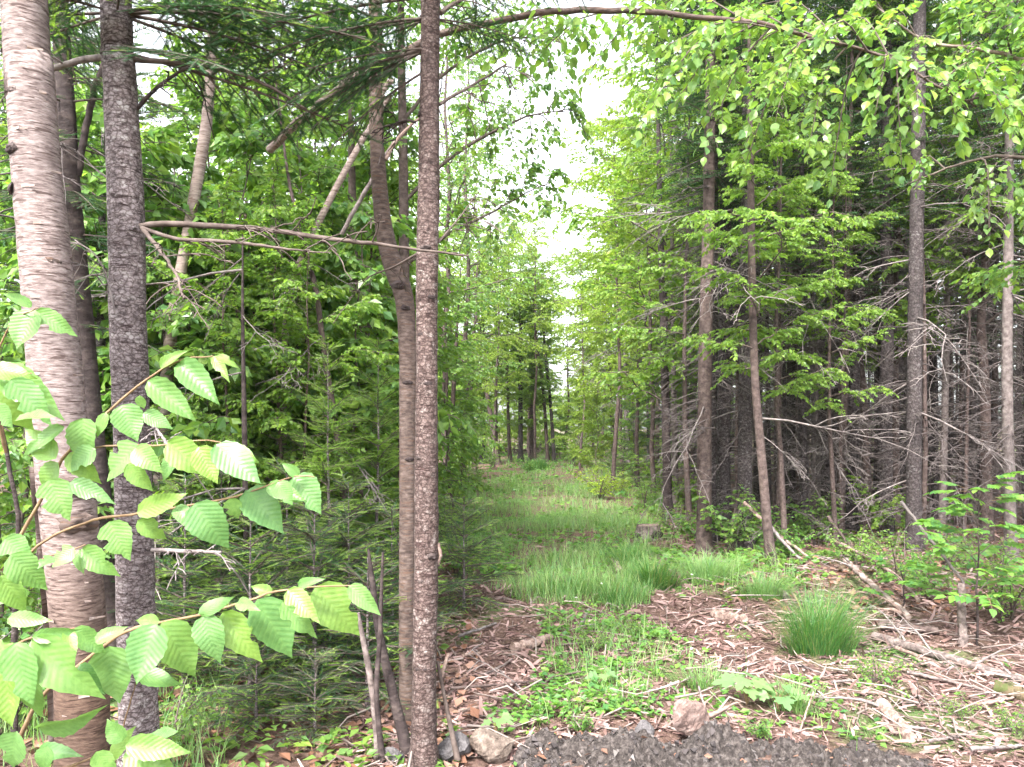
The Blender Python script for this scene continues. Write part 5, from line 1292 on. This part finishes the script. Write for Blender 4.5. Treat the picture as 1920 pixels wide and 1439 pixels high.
seedling(1400, 1335, .16, 8, .12, 1, 'maple seedling with large pale lobed leaves above the dark soil bank')
seedling(1460, 1345, .13, 7, .12, 2, 'second maple seedling, broader leaved, beside the pale lobed one')
seedling(1130, 1290, .10, 6, .08, 3, 'little maple seedling among the low herbs in mid trail')
seedling(930, 1385, .10, 6, .07, 4, 'little maple seedling next to the flat tan rock')

# ------------------------------------------------------------------ soil bank, rocks, logs, stump
rng = np.random.default_rng(31)
def soil_bank():
    xs = np.linspace(-.15, 2.9, 260); ys = np.linspace(2.6, 4.6, 170)
    X, Yy = np.meshgrid(xs, ys, indexing='ij')
    crest = 4.0 + .30 * vnoise(X * 1.6, X * 0 + 3) + .14 * vnoise(X * 5, X * 0 + 8) - .10 * np.clip(X - 1.5, 0, 1) + .12 * vnoise(X * 7, Yy * 7)
    prof = np.clip((crest + .16 - Yy) / .22, 0, 1); prof = prof * prof * (3 - 2 * prof)
    ex = np.clip((X + .05 + .3 * vnoise(Yy * 4, X * 0)) / .25, 0, 1) * np.clip((2.35 - X) / 1.0, 0, 1); ex = ex * ex * (3 - 2 * ex)
    wx = X + .08 * vnoise(X * 9, Yy * 9 + 3); wy = Yy + .08 * vnoise(X * 9 + 11, Yy * 9)
    rough = .16 * vnoise(wx * 4, wy * 4) + .13 * vnoise(wx * 9 + 5, wy * 9) + .12 * (.25 - np.abs(vnoise(wx * 17, wy * 17))) + .05 * vnoise(wx * 40, wy * 40) + .03 * vnoise(wx * 80, wy * 80)
    Z = gz(X, Yy) - .03 + ex * prof * (.07 + rough)
    V = np.stack([X, Yy, Z], -1).reshape(-1, 3)
    nx, ny = X.shape
    i = np.arange(nx - 1)[:, None] * ny; j = np.arange(ny - 1)[None]
    q = np.stack([i + j, i + ny + j, i + ny + j + 1, i + j + 1], -1).reshape(-1, 4)
    g = Geo(); g.add(V, None, q)
    tag(mob('soil_bank', g.mesh('soil_bank', ['soil'], True)), 'low bank of dark crumbly soil at the near edge of the trail', kind='structure')
    # crumbs lying on it
    n = 9000
    k = rng.integers(0, len(V), n); pr = (ex * prof).reshape(-1)[k]; k = k[pr > .25]
    g = Geo()
    T = np.array([[1, 0, 0], [-.5, .87, .1], [-.5, -.87, -.1], [.1, 0, .8], [0, .1, -.8]]); TT = np.array([[0, 1, 3], [1, 2, 3], [2, 0, 3], [1, 0, 4], [2, 1, 4], [0, 2, 4]])
    s = .003 + .022 * rng.random(len(k)) ** 4
    place(g, T, TT, V[k] + np.array([0, 0, .003]), rng.normal(size=(len(k), 3)), rng.normal(size=(len(k), 3)), s)
    tag(mob('soil_crumbs', g.mesh('soil_crumbs', ['clod'])), 'loose crumbs of soil and grit scattered on the dark bank', 'soil', kind='stuff')
    k = rng.integers(0, len(V), 1100); pr = (ex * prof).reshape(-1)[k]; k = k[pr > .2]
    g = Geo(); place(g, LEAF2, LEAF2T, V[k] + np.array([0, 0, .006]), rng.normal(size=(len(k), 3)) * [1, 1, .3], nrm(np.array([0, 0, 1.0]) + rng.normal(0, .5, (len(k), 3))), (.008 + .05 * rng.random(len(k)) ** 3))
    tag(mob('bank_leaf_litter', g.mesh('bank_leaf_litter', ['dead_leaf'])), 'scraps of dead leaves on the dark soil bank', 'litter', kind='stuff')
soil_bank()

def rock(u, v, w, h, d, mat, label, seed, rise=.45):
    rng = np.random.default_rng(seed)
    x, Y = G(u, v); base = np.array([x, Y, gzf(x, Y)])
    nu, nv = 26, 16; V = []
    dirs = rng.normal(size=(9, 3)); dirs = nrm(dirs); off = rng.uniform(.5, .85, 9)
    for i in range(nv):
        ph = -math.pi / 2 + math.pi * (i + .5) / nv
        for j in range(nu):
            th = 6.28318 * j / nu
            p = np.array([math.cos(ph) * math.cos(th), math.cos(ph) * math.sin(th), math.sin(ph)])
            m = min([1.05] + [o / max(1e-6, p @ q) for q, o in zip(dirs, off) if p @ q > 0])
            p = p * m * (1 + .10 * float(vnoise(p[0] * 2.5 + seed * 7, p[1] * 2.5 + p[2] * 3)) + .025 * rng.normal())
            V.append((p[0] * w / 2, p[1] * d / 2, p[2] * h * .62 + h * (rise - .1)))
    q = [[i * nu + j, i * nu + (j + 1) % nu, (i + 1) * nu + (j + 1) % nu, (i + 1) * nu + j] for i in range(nv - 1) for j in range(nu)]
    V.append((0, 0, h * (rise - .1) + h * .55)); c = len(V) - 1
    t = [[(nv - 1) * nu + j, (nv - 1) * nu + (j + 1) % nu, c] for j in range(nu)]
    g = Geo(); g.add(np.array(V), t, q)
    o = mob('rock', g.mesh('rock', [mat], False), None, base); o.rotation_euler = (0, 0, rng.uniform(-.3, .3))
    tag(o, label, 'rock', 'rocks at the near edge of the trail')
rock(915, 1412, .27, .15, .2, 'rock_tan', 'flat tan rock lying at the near end of the wood chips', 1)
rock(848, 1418, .17, .13, .18, 'rock_grey', 'small grey rock against the foot of the slim fir', 2)
rock(1290, 1398, .20, .20, .18, 'rock_pink', 'pinkish rock set in the dark soil bank', 4, .75)
rock(1205, 1408, .12, .11, .1, 'rock_grey', 'little grey rock at the crest of the dark soil bank', 5, .8)
rock(735, 1425, .12, .08, .1, 'rock_grey', 'little grey rock in the litter left of the slim fir foot', 6)

def log(name, a, b, w, mat, label, cat='log', za=0.0, zb=0.0, seed=1, stubs=0, group=None, bow=.02, lump=.05, up=.5):
    """a, b = ends as photo pixels on the ground; w = diameter in m; za, zb lift the ends"""
    rng = np.random.default_rng(seed)
    xa, ya = G(*a); xb, yb = G(*b)
    A = np.array([xa, ya, gzf(xa, ya) + w * up + za]); B = np.array([xb, yb, gzf(xb, yb) + w * up + zb])
    n = 22; t = np.linspace(0, 1, n)[:, None]
    path = A + (B - A) * t + rng.normal(0, bow, 3) * np.sin(t * math.pi) * np.linalg.norm(B - A) * [1, 1, .2]
    path += rng.normal(0, w * .07, (n, 3))
    g = Geo(); tube(g, path - A, np.linspace(w / 2, w / 2 * .72, n), 10 if w > .03 else 6, 0, .06, rng, cap=True, lump=lump)
    root = empty(name, A); tag(root, label, cat, group)
    mob('stem' if w < .05 else 'bole', g.mesh(name, [mat], name not in ('wood_chunk', 'bark_slab')), root)
    for k in range(stubs):
        q, tg = pathat(path, rng.uniform(.1, .95))
        gs = Geo(); dead_branch_geo(rng, gs, q - A, rng.random() * 6.28, rng.uniform(.15, .5), R(rng.uniform(-5, 50)), max(.004, w * .16), 1, 3)
        mob('branch', gs.mesh('log_branch', ['dead_wood'], True), root)
log('fallen_log', (1640, 1195), (1990, 1292), .065, 'wood_grey', 'long grey fallen log running out at the picture edge under the pinnate sapling', seed=1, stubs=6)
log('mossy_log', (1870, 1290), (1990, 1312), .09, 'wood_mossy', 'thick mossy log below the long grey fallen log', seed=2, up=.3)
log('fallen_pole', (1560, 1058), (1722, 1150), .045, 'wood_peeled', 'peeled pinkish fallen pole, upper of the two parallel poles', 'log', za=.22, zb=.10, seed=3)
log('fallen_pole', (1585, 1085), (1705, 1172), .065, 'bark_birch_pale', 'pale birch pole, thicker and lower of the two parallel poles', 'log', za=.14, zb=.03, seed=4, stubs=2)
log('short_log', (1650, 1180), (1760, 1188), .07, 'bark_red', 'short brown log lying across the lower ends of the poles', 'log', seed=5)
log('leaning_pole', (1690, 1180), (1808, 1185), .028, 'dead_wood', 'thin pale pole slanting down to the dead stub', 'log', za=1.0, zb=.38, seed=6, bow=.005)
log('dead_stub', (1806, 1205), (1803, 1203), .07, 'wood_grey', 'upright grey dead stub beside the pinnate sapling', 'stub', za=-.05, zb=.42, seed=7, bow=.0)
log('fallen_pole', (1395, 1040), (1515, 1058), .05, 'wood_peeled', 'pale fallen pole propped against the curved tan stem', 'log', za=.62, zb=.02, seed=8)
log('fallen_pole', (1440, 1050), (1500, 1062), .045, 'dead_wood', 'thin grey fallen pole crossing under the propped pale pole', 'log', za=.4, zb=.02, seed=9)
log('fallen_pole', (1552, 1050), (1605, 1052), .04, 'bark_red', 'rust coloured fallen pole propped in the shrubs', 'log', za=.5, zb=.05, seed=10)
log('bark_slab', (1655, 1335), (1708, 1392), .075, 'wood_peeled', 'whitish slab of torn bark on the chips near the soil bank', 'wood', seed=11, stubs=2, up=.3)
log('wood_chunk', (1340, 1158), (1402, 1178), .09, 'wood_peeled', 'weathered wood chunk half sunk in the chips beside the big grass tuft', 'wood', seed=12, up=.3)
log('wood_chunk', (1452, 1118), (1474, 1134), .08, 'wood_grey', 'small dark ended wood chunk behind the big grass tuft', 'wood', seed=13, up=.4)
log('wood_chunk', (965, 1222), (1032, 1198), .075, 'wood_peeled', 'pale split wood chunk on the chips past the slim fir', 'wood', seed=14, up=.5)
log('stick', (845, 1312), (1005, 1292), .018, 'bark_red', 'long thin reddish stick across the chips near the slim fir', 'stick', za=.05, zb=.02, seed=15)
log('white_stake', (828, 1270), (840, 1262), .03, 'wood_peeled', 'short white broken stake sticking up beside the slim fir', 'stick', za=0, zb=.13, seed=16, bow=0)
log('wood_chunk', (1235, 1048), (1292, 1050), .10, 'wood_peeled', 'pale broken wood beside the sawn stump', 'wood', seed=17, up=.3)
log('wood_chunk', (1155, 1062), (1162, 1078), .09, 'bark_birch_pale', 'small white wood scrap before the dark grass tuft', 'wood', seed=18, up=.6)
log('stick', (1090, 1165), (1105, 1140), .03, 'dead_wood', 'short pale stick standing out of the herbs in mid trail', 'stick', zb=.03, seed=19, bow=0)
log('stick', (1500, 1382), (1525, 1345), .012, 'wood_peeled', 'thin straw coloured twig slanting over the maple seedlings', 'stick', za=.0, zb=.10, seed=20, bow=0)
log('stick', (1310, 1330), (1330, 1372), .012, 'dead_wood', 'bent pale root end hanging over the soil bank', 'stick', za=.08, zb=.0, seed=21)
STK = 'sticks strewn over the wood chips'
for k, (a, b, w, lab) in enumerate([((860, 1190), (930, 1165), .025, 'stick on the far chips just right of the slim fir'), ((870, 1240), (900, 1225), .03, 'stubby stick beside the split wood chunk'), ((900, 1270), (960, 1235), .02, 'stick leading up to the split wood chunk'),
        ((1380, 1190), (1450, 1170), .02, 'stick on the bare chips in front of the big grass tuft'), ((1650, 1255), (1800, 1232), .02, 'stick running along the long grey log'), ((1700, 1270), (1850, 1290), .025, 'stick on the brush in front of the mossy log'),
        ((1560, 1290), (1650, 1270), .018, 'stick between the big tuft and the leafy weed'), ((1780, 1340), (1900, 1300), .022, 'stick on the chips below the mossy log'), ((1740, 1400), (1830, 1375), .02, 'stick on the chips near the corner'),
        ((1820, 1420), (1915, 1405), .025, 'stick lying in the bottom corner of the chips'), ((860, 1350), (930, 1330), .02, 'stick over the reddish leaves above the tan rock'), ((940, 1265), (1000, 1320), .016, 'stick crossing the long reddish stick'),
        ((1600, 1150), (1660, 1128), .025, 'stick behind the big grass tuft under the poles'), ((1680, 1215), (1780, 1250), .03, 'dark stick in the brush under the long grey log'), ((1620, 1225), (1700, 1205), .02, 'stick at the thin end of the long grey log'),
        ((1480, 1240), (1560, 1262), .016, 'stick right under the big grass tuft'), ((1270, 1160), (1330, 1150), .018, 'stick on the chips left of the weathered chunk'), ((1700, 1330), (1790, 1318), .014, 'stick just above the torn bark slab')]):
    log('stick', a, b, w, ['dead_wood', 'wood_peeled', 'wood_grey'][k % 3], lab, 'stick', seed=200 + k, stubs=k % 2, group=STK, za=rng.uniform(0, .04))

def root_mass(u, v, label):
    x, Y = G(u, v); base = np.array([x, Y, gzf(x, Y)])
    root = empty('root_mass', base); tag(root, label, 'roots')
    for k in range(9):
        g = Geo(); dead_branch_geo(rng, g, np.array([0, 0, .06]), rng.random() * 6.28, rng.uniform(.15, .35), R(rng.uniform(-25, 50)), rng.uniform(.012, .03), 1, 3)
        mob('root', g.mesh('root', ['wood_peeled'], True), root)
root_mass(1692, 1165, 'tangle of pale roots where the fallen poles meet the short log')
root_mass(1300, 1385, 'pale roots sticking out of the soil bank beside the pinkish rock')

# sawn stump
x, Y = G(1215, 1016); base = np.array([x, Y, gzf(x, Y)])
st = empty('tree_stump', base); tag(st, 'sawn grey brown tree stump with a dark rotten side in the grass edge', 'stump')
g = Geo(); hh = np.array([-.1, .0, .06, .14, .21]); tube(g, np.stack([hh * 0, hh * 0, hh], -1), [.24, .22, .18, .165, .16], 18, 0, .05, rng, lump=.05)
mob('bole', g.mesh('stump_bole', ['wood_grey'], True), st)
g = Geo(); th = np.arange(18) / 18 * 6.283; V = np.concatenate([np.stack([.155 * np.cos(th), .155 * np.sin(th), .205 + .015 * np.cos(th)], -1), [[0, 0, .20]]])
g.add(V, [[i, (i + 1) % 18, 18] for i in range(18)]); mob('cut_face', g.mesh('stump_cut', ['wood_peeled']), st)
knot(st, np.array([.10, -.12, .09]), (.6, -.8, .1), .09, 7, 'bark_dark', 'rotten_hollow')
knot(st, np.array([.14, -.07, .14]), (.8, -.5, .3), .05, 8, 'wood_mossy', 'moss_patch')

# brush pile at the far turn
x, Y = G(985, 852); base = np.array([x, Y, gzf(x, Y)])
bp_ = empty('brush_pile', base); tag(bp_, 'purple brown brush pile of cut branches at the far turn of the trail', 'brush pile')
for k in range(60):
    g = Geo(); p0 = np.array([rng.normal(-.2, 1.1), rng.normal(0, .6), rng.uniform(0, .3)]); a_ = rng.random() * 6.28
    tube(g, limb_path(rng, p0, a_, rng.uniform(.8, 2.0), R(rng.uniform(0, 45)), .2, 6), np.linspace(.028, .008, 6), 5)
    mob('stick', g.mesh('brush_stick', ['bark_red' if k % 2 else 'wood_grey'], True), bp_)

# ------------------------------------------------------------------ litter, herbs, grass
def inpoly(u, v, poly):
    poly = np.asarray(poly, float); c = np.zeros(len(u), bool); j = len(poly) - 1
    for i in range(len(poly)):
        xi, yi = poly[i]; xj, yj = poly[j]
        c ^= ((yi > v) != (yj > v)) & (u < (xj - xi) * (v - yi) / (yj - yi + 1e-12) + xi)
        j = i
    return c
def sample(n, y0, y1, pad=.72, power=1.0):
    """points on the ground, evenly spread in depth to the given power"""
    q = rng.random(n)
    Y = np.exp(np.log(y0) + q * (np.log(y1) - np.log(y0))) if power == 0 else (y0 ** power + q * (y1 ** power - y0 ** power)) ** (1 / power)
    X = (rng.random(n) * 2 - 1) * pad * Y
    return X, Y, U0 + X / Y * FPX, V0 + EYE / Y * FPX
GRASS = [(842, 905), (880, 884), (960, 872), (1060, 862), (1150, 880), (1240, 905), (1250, 955), (1190, 1000), (1205, 1050), (1195, 1128), (1090, 1138), (990, 1120), (905, 1085), (852, 1015)]
HERB = [(1035, 1130), (1180, 1140), (1235, 1195), (1330, 1245), (1420, 1285), (1520, 1280), (1570, 1330), (1650, 1370), (1740, 1425), (1600, 1405), (1450, 1365), (1250, 1350), (1090, 1352), (1000, 1372), (925, 1362), (1020, 1285), (1040, 1225)]
HERB2 = [(1190, 1020), (1320, 1030), (1460, 1060), (1480, 1110), (1380, 1120), (1290, 1115), (1200, 1080)]
def nearpoly(u, v, poly, m):
    a = inpoly(u, v, poly)
    return a | inpoly(u + m, v, poly) | inpoly(u - m, v, poly) | inpoly(u, v + m * .4, poly) | inpoly(u, v - m * .4, poly)

# chips and bark shreds
X, Y, u, v = sample(95000, 3.2, 13, .72, .35)
keep = ~(inpoly(u, v, GRASS) & (rng.random(len(u)) < .92)) & ~(inpoly(u, v, HERB) & (rng.random(len(u)) < .45)) & (u > 640)
keep &= ~((u > 640) & (X > 2.9 + 0 * Y) & (Y > 8) & (rng.random(len(u)) < .5))
keep &= ~((X > .1) & (X < 2.0) & (Y < 3.95))
X, Y = X[keep], Y[keep]; n = len(X)
CH = np.array([[-.09, 0, 0], [.09, 0, 0], [.11, .5, .07], [-.07, .5, .07], [.04, 1, 0], [-.05, 1, 0.02]]); CHT = np.array([[0, 1, 2], [0, 2, 3], [3, 2, 4], [3, 4, 5]])
clump = vnoise(X * 3, Y * 3) + .5 * vnoise(X * 9, Y * 9)
pos = np.stack([X, Y, gz(X, Y) + .004 + .05 * np.clip(clump + .1, 0, 1) * rng.random(n)], -1)
d = np.stack([rng.normal(size=n), rng.normal(size=n), rng.normal(0, .22, n)], -1)
nn = nrm(np.array([0, 0, 1.0]) + rng.normal(0, .45, (n, 3)))
sz = (.012 + .085 * rng.random(n) ** 3.4) * (1 + Y / 18)
g = Geo(); place(g, CH, CHT, pos, d, nn, sz, 0, sz * rng.uniform(.5, 1.3, n))
tag(mob('wood_chip_litter', g.mesh('wood_chip_litter', ['chip'])), 'pinkish shredded bark and wood chips covering the trail', 'litter', kind='stuff')
# fallen leaves under the trees
X, Y, u, v = sample(9000, 3.0, 14, .72, .5)
keep = ((u < 900) & (v > 1020)) | ((u > 1350) & (v < 1150)); X, Y = X[keep], Y[keep]; n = len(X)
pos = np.stack([X, Y, gz(X, Y) + .012 + .02 * rng.random(n)], -1)
g = Geo(); place(g, LEAF2, LEAF2T, pos, np.stack([rng.normal(size=n), rng.normal(size=n), rng.normal(0, .2, n)], -1), nrm(np.array([0, 0, 1.0]) + rng.normal(0, .45, (n, 3))), .05 + .05 * rng.random(n))
tag(mob('fallen_leaf_litter', g.mesh('fallen_leaf_litter', ['dead_leaf'])), 'reddish brown fallen leaves on the ground under the trees', 'litter', kind='stuff')
# twigs
X, Y, u, v = sample(1500, 3.3, 14, .72, .6)
keep = ~inpoly(u, v, GRASS) & (u > 500) & ~((X > .1) & (X < 2.3) & (Y < 4.0)); X, Y = X[keep], Y[keep]
g = Geo()
for x, y in zip(X, Y):
    a_ = rng.random() * 6.28 if x < 2.4 else R(rng.normal(-20, 25)); l = rng.uniform(.08, .45)
    z = gzf(x, y) + rng.uniform(.006, .06)
    p = np.stack([x + np.cos(a_) * l * np.array([0, .5, 1]), y + np.sin(a_) * l * np.array([0, .5, 1]), z + rng.normal(0, .02, 3)], -1)
    p[1] += rng.normal(0, l * .06, 3); tube(g, p, np.array([1, .8, .4]) * rng.uniform(.0025, .008), 4)
tag(mob('twig_litter', g.mesh('twig_litter', ['twig_litter'], True)), 'thin broken twigs strewn through the chips', 'twigs', kind='stuff')

# low herbs
def herbs(name, n, y0, y1, test, hmax, ls, mat, label, power=.4, tm=(LEAF2, LEAF2T)):
    X, Y, u, v = sample(n, y0, y1, .70, power)
    keep = test(X, Y, u, v); X, Y = X[keep], Y[keep]
    m = 5
    k = len(X)
    cl = np.clip(vnoise(X * 1.7 + 7, Y * 1.7) + .5, .15, 1)
    ok = rng.random(k) < cl * 1.5; X, Y, cl = X[ok], Y[ok], cl[ok]; k = len(X)
    hgt = hmax * (.25 + .75 * rng.random(k)) * cl
    base = np.stack([X, Y, gz(X, Y)], -1)
    az = rng.random((k, m)) * 6.28
    f = rng.uniform(.35, 1, (k, m))
    pos = base[:, None] + np.stack([np.cos(az) * .02, np.sin(az) * .02, hgt[:, None] * f], -1)
    d = np.stack([np.cos(az), np.sin(az), rng.uniform(-.35, .5, (k, m))], -1)
    nn = np.array([0, 0, 1.0]) + rng.normal(0, .4, (k, m, 3))
    s = ls * rng.uniform(.5, 1.25, (k, m)) * (1 + Y / 26)[:, None]
    g = Geo(); place(g, tm[0], tm[1], pos.reshape(-1, 3), d.reshape(-1, 3), nn.reshape(-1, 3), s.reshape(-1))
    tag(mob(name, g.mesh(name, [mat])), label, 'herbs', kind='stuff')
bank = lambda X, Y: (X > .1) & (X < 2.3) & (Y < 4.02)
herbs('trail_herbs', 8500, 3.4, 8, lambda X, Y, u, v: nearpoly(u, v, HERB, 18) & ~bank(X, Y), .13, .042, 'leaf_herb', 'low bright green herbs down the middle of the trail')
herbs('edge_herbs', 7000, 6, 16, lambda X, Y, u, v: nearpoly(u, v, HERB2, 30) | ((u > 1180) & (u < 1720) & (v < 1100) & (vnoise(X * .9, Y * .9) > -.05)), .26, .06, 'leaf_shrub', 'leafy herbs along the foot of the spruce stand')
herbs('verge_herbs', 11000, 6.8, 60, lambda X, Y, u, v: (X > left_edge(Y) - .6) & (X < right_edge(Y) + .6) & (v < 1090), .30, .06, 'leaf_herb', 'mixed herbs standing in the trail grass', 0)
herbs('shade_herbs', 2600, 3.2, 12, lambda X, Y, u, v: (u < 840) & (vnoise(X * 1.3, Y * 1.3 + 5) > .02), .2, .055, 'leaf_shrub', 'sparse herbs in the shade under the young firs')
herbs('chip_herbs', 1500, 3.6, 9, lambda X, Y, u, v: (u > 830) & ~bank(X, Y) & (vnoise(X * 2.3 + 3, Y * 2.3) > .12), .07, .035, 'leaf_herb', 'scattered seedlings coming up through the wood chips')

BL = np.array([[-.5, 0, 0], [.5, 0, 0], [.42, .42, -.04], [-.42, .42, -.04], [.28, .76, -.17], [-.28, .76, -.17], [0, .95, -.42]]); BLT = np.array([[0, 1, 2], [0, 2, 3], [3, 2, 4], [3, 4, 5], [5, 4, 6]])
BL3 = np.array([[-.5, 0, 0], [.5, 0, 0], [.34, .55, -.08], [-.34, .55, -.08], [0, .95, -.36]]); BL3T = np.array([[0, 1, 2], [0, 2, 3], [3, 2, 4]])
def blades(g, base, hgt, wid, lean, tm, mat=0):
    n = len(base); a = rng.random(n) * 6.28
    d = np.stack([np.cos(a) * lean, np.sin(a) * lean, np.ones(n)], -1)
    nn = np.stack([-np.cos(a), -np.sin(a), np.full(n, .2)], -1)
    place(g, tm[0], tm[1], base, d, nn, hgt, mat, wid)
def grass_sheet(name, n, y0, y1, test, h, w, label, power=0, mat='grass_blade'):
    X, Y, u, v = sample(n, y0, y1, .70, power)
    keep = test(X, Y, u, v); X, Y = X[keep], Y[keep]
    cl = np.clip(vnoise(X * 1.3, Y * 1.3 + 20) * 2.4 + vnoise(X * 4, Y * 4) * 1.5 + .8, .05, 1.5)
    ok = rng.random(len(X)) < cl; X, Y, cl = X[ok], Y[ok], cl[ok]
    g = Geo(); b = np.stack([X, Y, gz(X, Y) - .01], -1)
    blades(g, b, h * cl * rng.uniform(.5, 1.15, len(X)), w * (1 + Y / 14) * rng.uniform(.7, 1.2, len(X)), .6 * rng.random(len(X)), (BL3, BL3T))
    tag(mob(name, g.mesh(name, [mat])), label, 'grass', kind='stuff')
grass_sheet('trail_grass', 130000, 6.9, 24, lambda X, Y, u, v: nearpoly(u, v, GRASS, 26), .26, .0042, 'thick bluish green grass filling the trail')
grass_sheet('far_grass', 26000, 22, 75, lambda X, Y, u, v: (X > left_edge(Y) - .3) & (X < right_edge(Y) + .3) & ~((abs(u - 945) < 48) & (abs(v - 884) < 10)), .34, .006, 'pale grass on the far part of the trail')
grass_sheet('herb_grass', 14000, 3.8, 8, lambda X, Y, u, v: nearpoly(u, v, HERB, 10) & ~bank(X, Y) & (vnoise(X * 3, Y * 3) > .0), .15, .004, 'short grass mixed into the herbs of the trail')
grass_sheet('edge_grass', 9000, 6, 13, lambda X, Y, u, v: nearpoly(u, v, HERB2, 20), .28, .004, 'thin grass at the foot of the spruce stand')
grass_sheet('birch_grass', 8000, 3.4, 7, lambda X, Y, u, v: (u < 160) | ((u > 290) & (u < 420) & (v > 1290)), .30, .004, 'grass growing around the foot of the big birch', .5)

def tuft(u, v, rad, h, n, label, seed, mat='grass_tuft', lean=.35, w=.0042):
    x, Y = G(u, v); base = np.array([x, Y, gzf(x, Y)])
    r_ = rad * np.sqrt(rng.random(n)); a = rng.random(n) * 6.28
    b = np.stack([r_ * np.cos(a), r_ * np.sin(a) * .7, np.full(n, -.02)], -1)
    sub = rng.normal(0, .33 * rad, (6, 2)); pick = rng.integers(0, 6, n); b[:, :2] = b[:, :2] * .62 + sub[pick]
    g = Geo()
    d = np.stack([b[:, 0] / rad * lean + rng.normal(0, .16, n), b[:, 1] / rad * lean + rng.normal(0, .16, n), np.ones(n)], -1)
    nn = np.stack([-d[:, 0] + rng.normal(0, .1, n), -d[:, 1] + rng.normal(0, .1, n), np.full(n, .2)], -1)
    hh_ = h * np.where(rng.random(n) < .3, rng.uniform(.25, .6, n), rng.uniform(.55, 1.15, n)) * (1.1 - .35 * (r_ / rad) ** 2)
    place(g, BL, BLT, b, d, nn, hh_, 0, w * rng.uniform(.6, 1.2, n))
    o = mob('grass_tuft', g.mesh('grass_tuft', [mat]), None, base); tag(o, label, 'grass tuft', 'grass tufts beside the trail')
tuft(1538, 1222, .22, .54, 1500, 'big round dark green grass tuft on the chips beside the trail', 1)
tuft(1225, 1102, .22, .36, 900, 'medium grass tuft before the sawn stump', 2, w=.007)
tuft(1180, 1068, .15, .36, 600, 'small dark grass tuft with the white wood scrap at its foot', 3, w=.007)
tuft(1325, 1098, .28, .34, 900, 'wide loose grass tuft at the foot of the reddish spruce', 4, 'grass_blade', .5, .007)
tuft(1428, 1128, .20, .30, 600, 'loose grass tuft below the curved tan stem', 5, 'grass_blade', .5, .006)
tuft(1060, 1112, .26, .26, 450, 'broad bluish grass tuft at the near end of the trail grass', 6, w=.006)
tuft(1150, 1126, .22, .28, 500, 'tall bluish grass tuft at the near end beside the chips', 7, w=.006)
tuft(1495, 1345, .13, .20, 380, 'small grass tuft right behind the maple seedlings', 8, 'grass_blade')
tuft(1320, 1290, .16, .20, 400, 'small yellowish grass tuft in the herbs left of the maple seedlings', 9, 'grass_blade', .5)
tuft(1000, 880, .7, .5, 700, 'dark far grass tuft beside the pink bare patch', 10, 'grass_tuft', .4, .02)

# leafy weed beside the big tuft
for (u, v, sc, lab) in [(1648, 1285, .42, 'leafy green weed on the chips next to the big grass tuft'), (1800, 1345, .25, 'pale little weed alone on the chips under the mossy log'), (1905, 1375, .28, 'little green weed in the bottom corner of the chips'), (1110, 1215, .33, 'bushy herb clump in mid trail past the split wood chunk'), (1180, 1190, .30, 'bushy herb clump at the edge of the trail grass'), (1090, 1380, .2, 'little weed on the crest of the soil bank'), (1425, 1395, .2, 'small broad leaved weed rooted in the soil bank')]:
    x, Y = G(u, v); plant('weed', 'shrub', 3 if sc > .22 else 1, x, Y, sc, rng.random() * 6.28, lab, 'weed', 'weeds on the trail')

# white flower heads
for k, (u, v) in enumerate([(1296, 1272), (1297, 1115), (1128, 1122), (1398, 1262), (1605, 1432), (1080, 1148)]):
    x, Y = G(u, v); z = gzf(x, Y)
    root = empty('white_flower', (x, Y, z)); tag(root, ['tiny white flower head just left of the maple seedlings', 'tiny white flower head at the foot of the loose grass tuft', 'tiny white flower head in front of the tall bluish grass', 'tiny white flower head just above the maple seedlings', 'tiny white flower head at the bottom edge on the soil bank', 'tiny white flower head beside the short pale stick'][k], 'flower', 'white flower heads')
    g = Geo(); tube(g, np.array([(0, 0, 0), (.005, 0, .09), (.0, 0, .16)]), [.0015, .0015, .001], 4); mob('stalk', g.mesh('flower_stalk', ['grass_tuft'], True), root)
    g = Geo(); m = 14; dd = rng.normal(size=(m, 3)); dd[:, 2] = abs(dd[:, 2]); place(g, LEAF2, LEAF2T, np.tile([0, 0, .16], (m, 1)).astype(float), dd, rng.normal(size=(m, 3)), .014)
    mob('petals', g.mesh('flower_petals', ['petal']), root)

# ------------------------------------------------------------------ thin bright air under the overcast sky
def haze():
    m, nt, out = newmat('haze_air')
    v = N(nt, 'ShaderNodeVolumePrincipled')
    v.inputs['Color'].default_value = (.92, .95, .93, 1)
    v.inputs['Density'].default_value = HAZE
    v.inputs['Anisotropy'].default_value = .3
    nt.links.new(v.outputs['Volume'], out.inputs['Volume'])
    x0, x1, y0, y1, z0, z1 = -420.0, 420.0, -320.0, 520.0, -1.6, 24.0
    V = [(x, y, z) for z in (z0, z1) for y in (y0, y1) for x in (x0, x1)]
    q = [[0, 2, 3, 1], [4, 5, 7, 6], [0, 1, 5, 4], [2, 6, 7, 3], [0, 4, 6, 2], [1, 3, 7, 5]]
    g = Geo(); g.add(np.array(V, float), None, q)
    tag(mob('haze', g.mesh('haze', ['haze_air'])), 'thin bright haze in the air over the trail', kind='stuff')
HAZE = 0.0005
haze()

print('triangles', sum(len(m.loops) - 2 * len(m.polygons) for m in bpy.data.meshes), 'objects', len(bpy.data.objects))
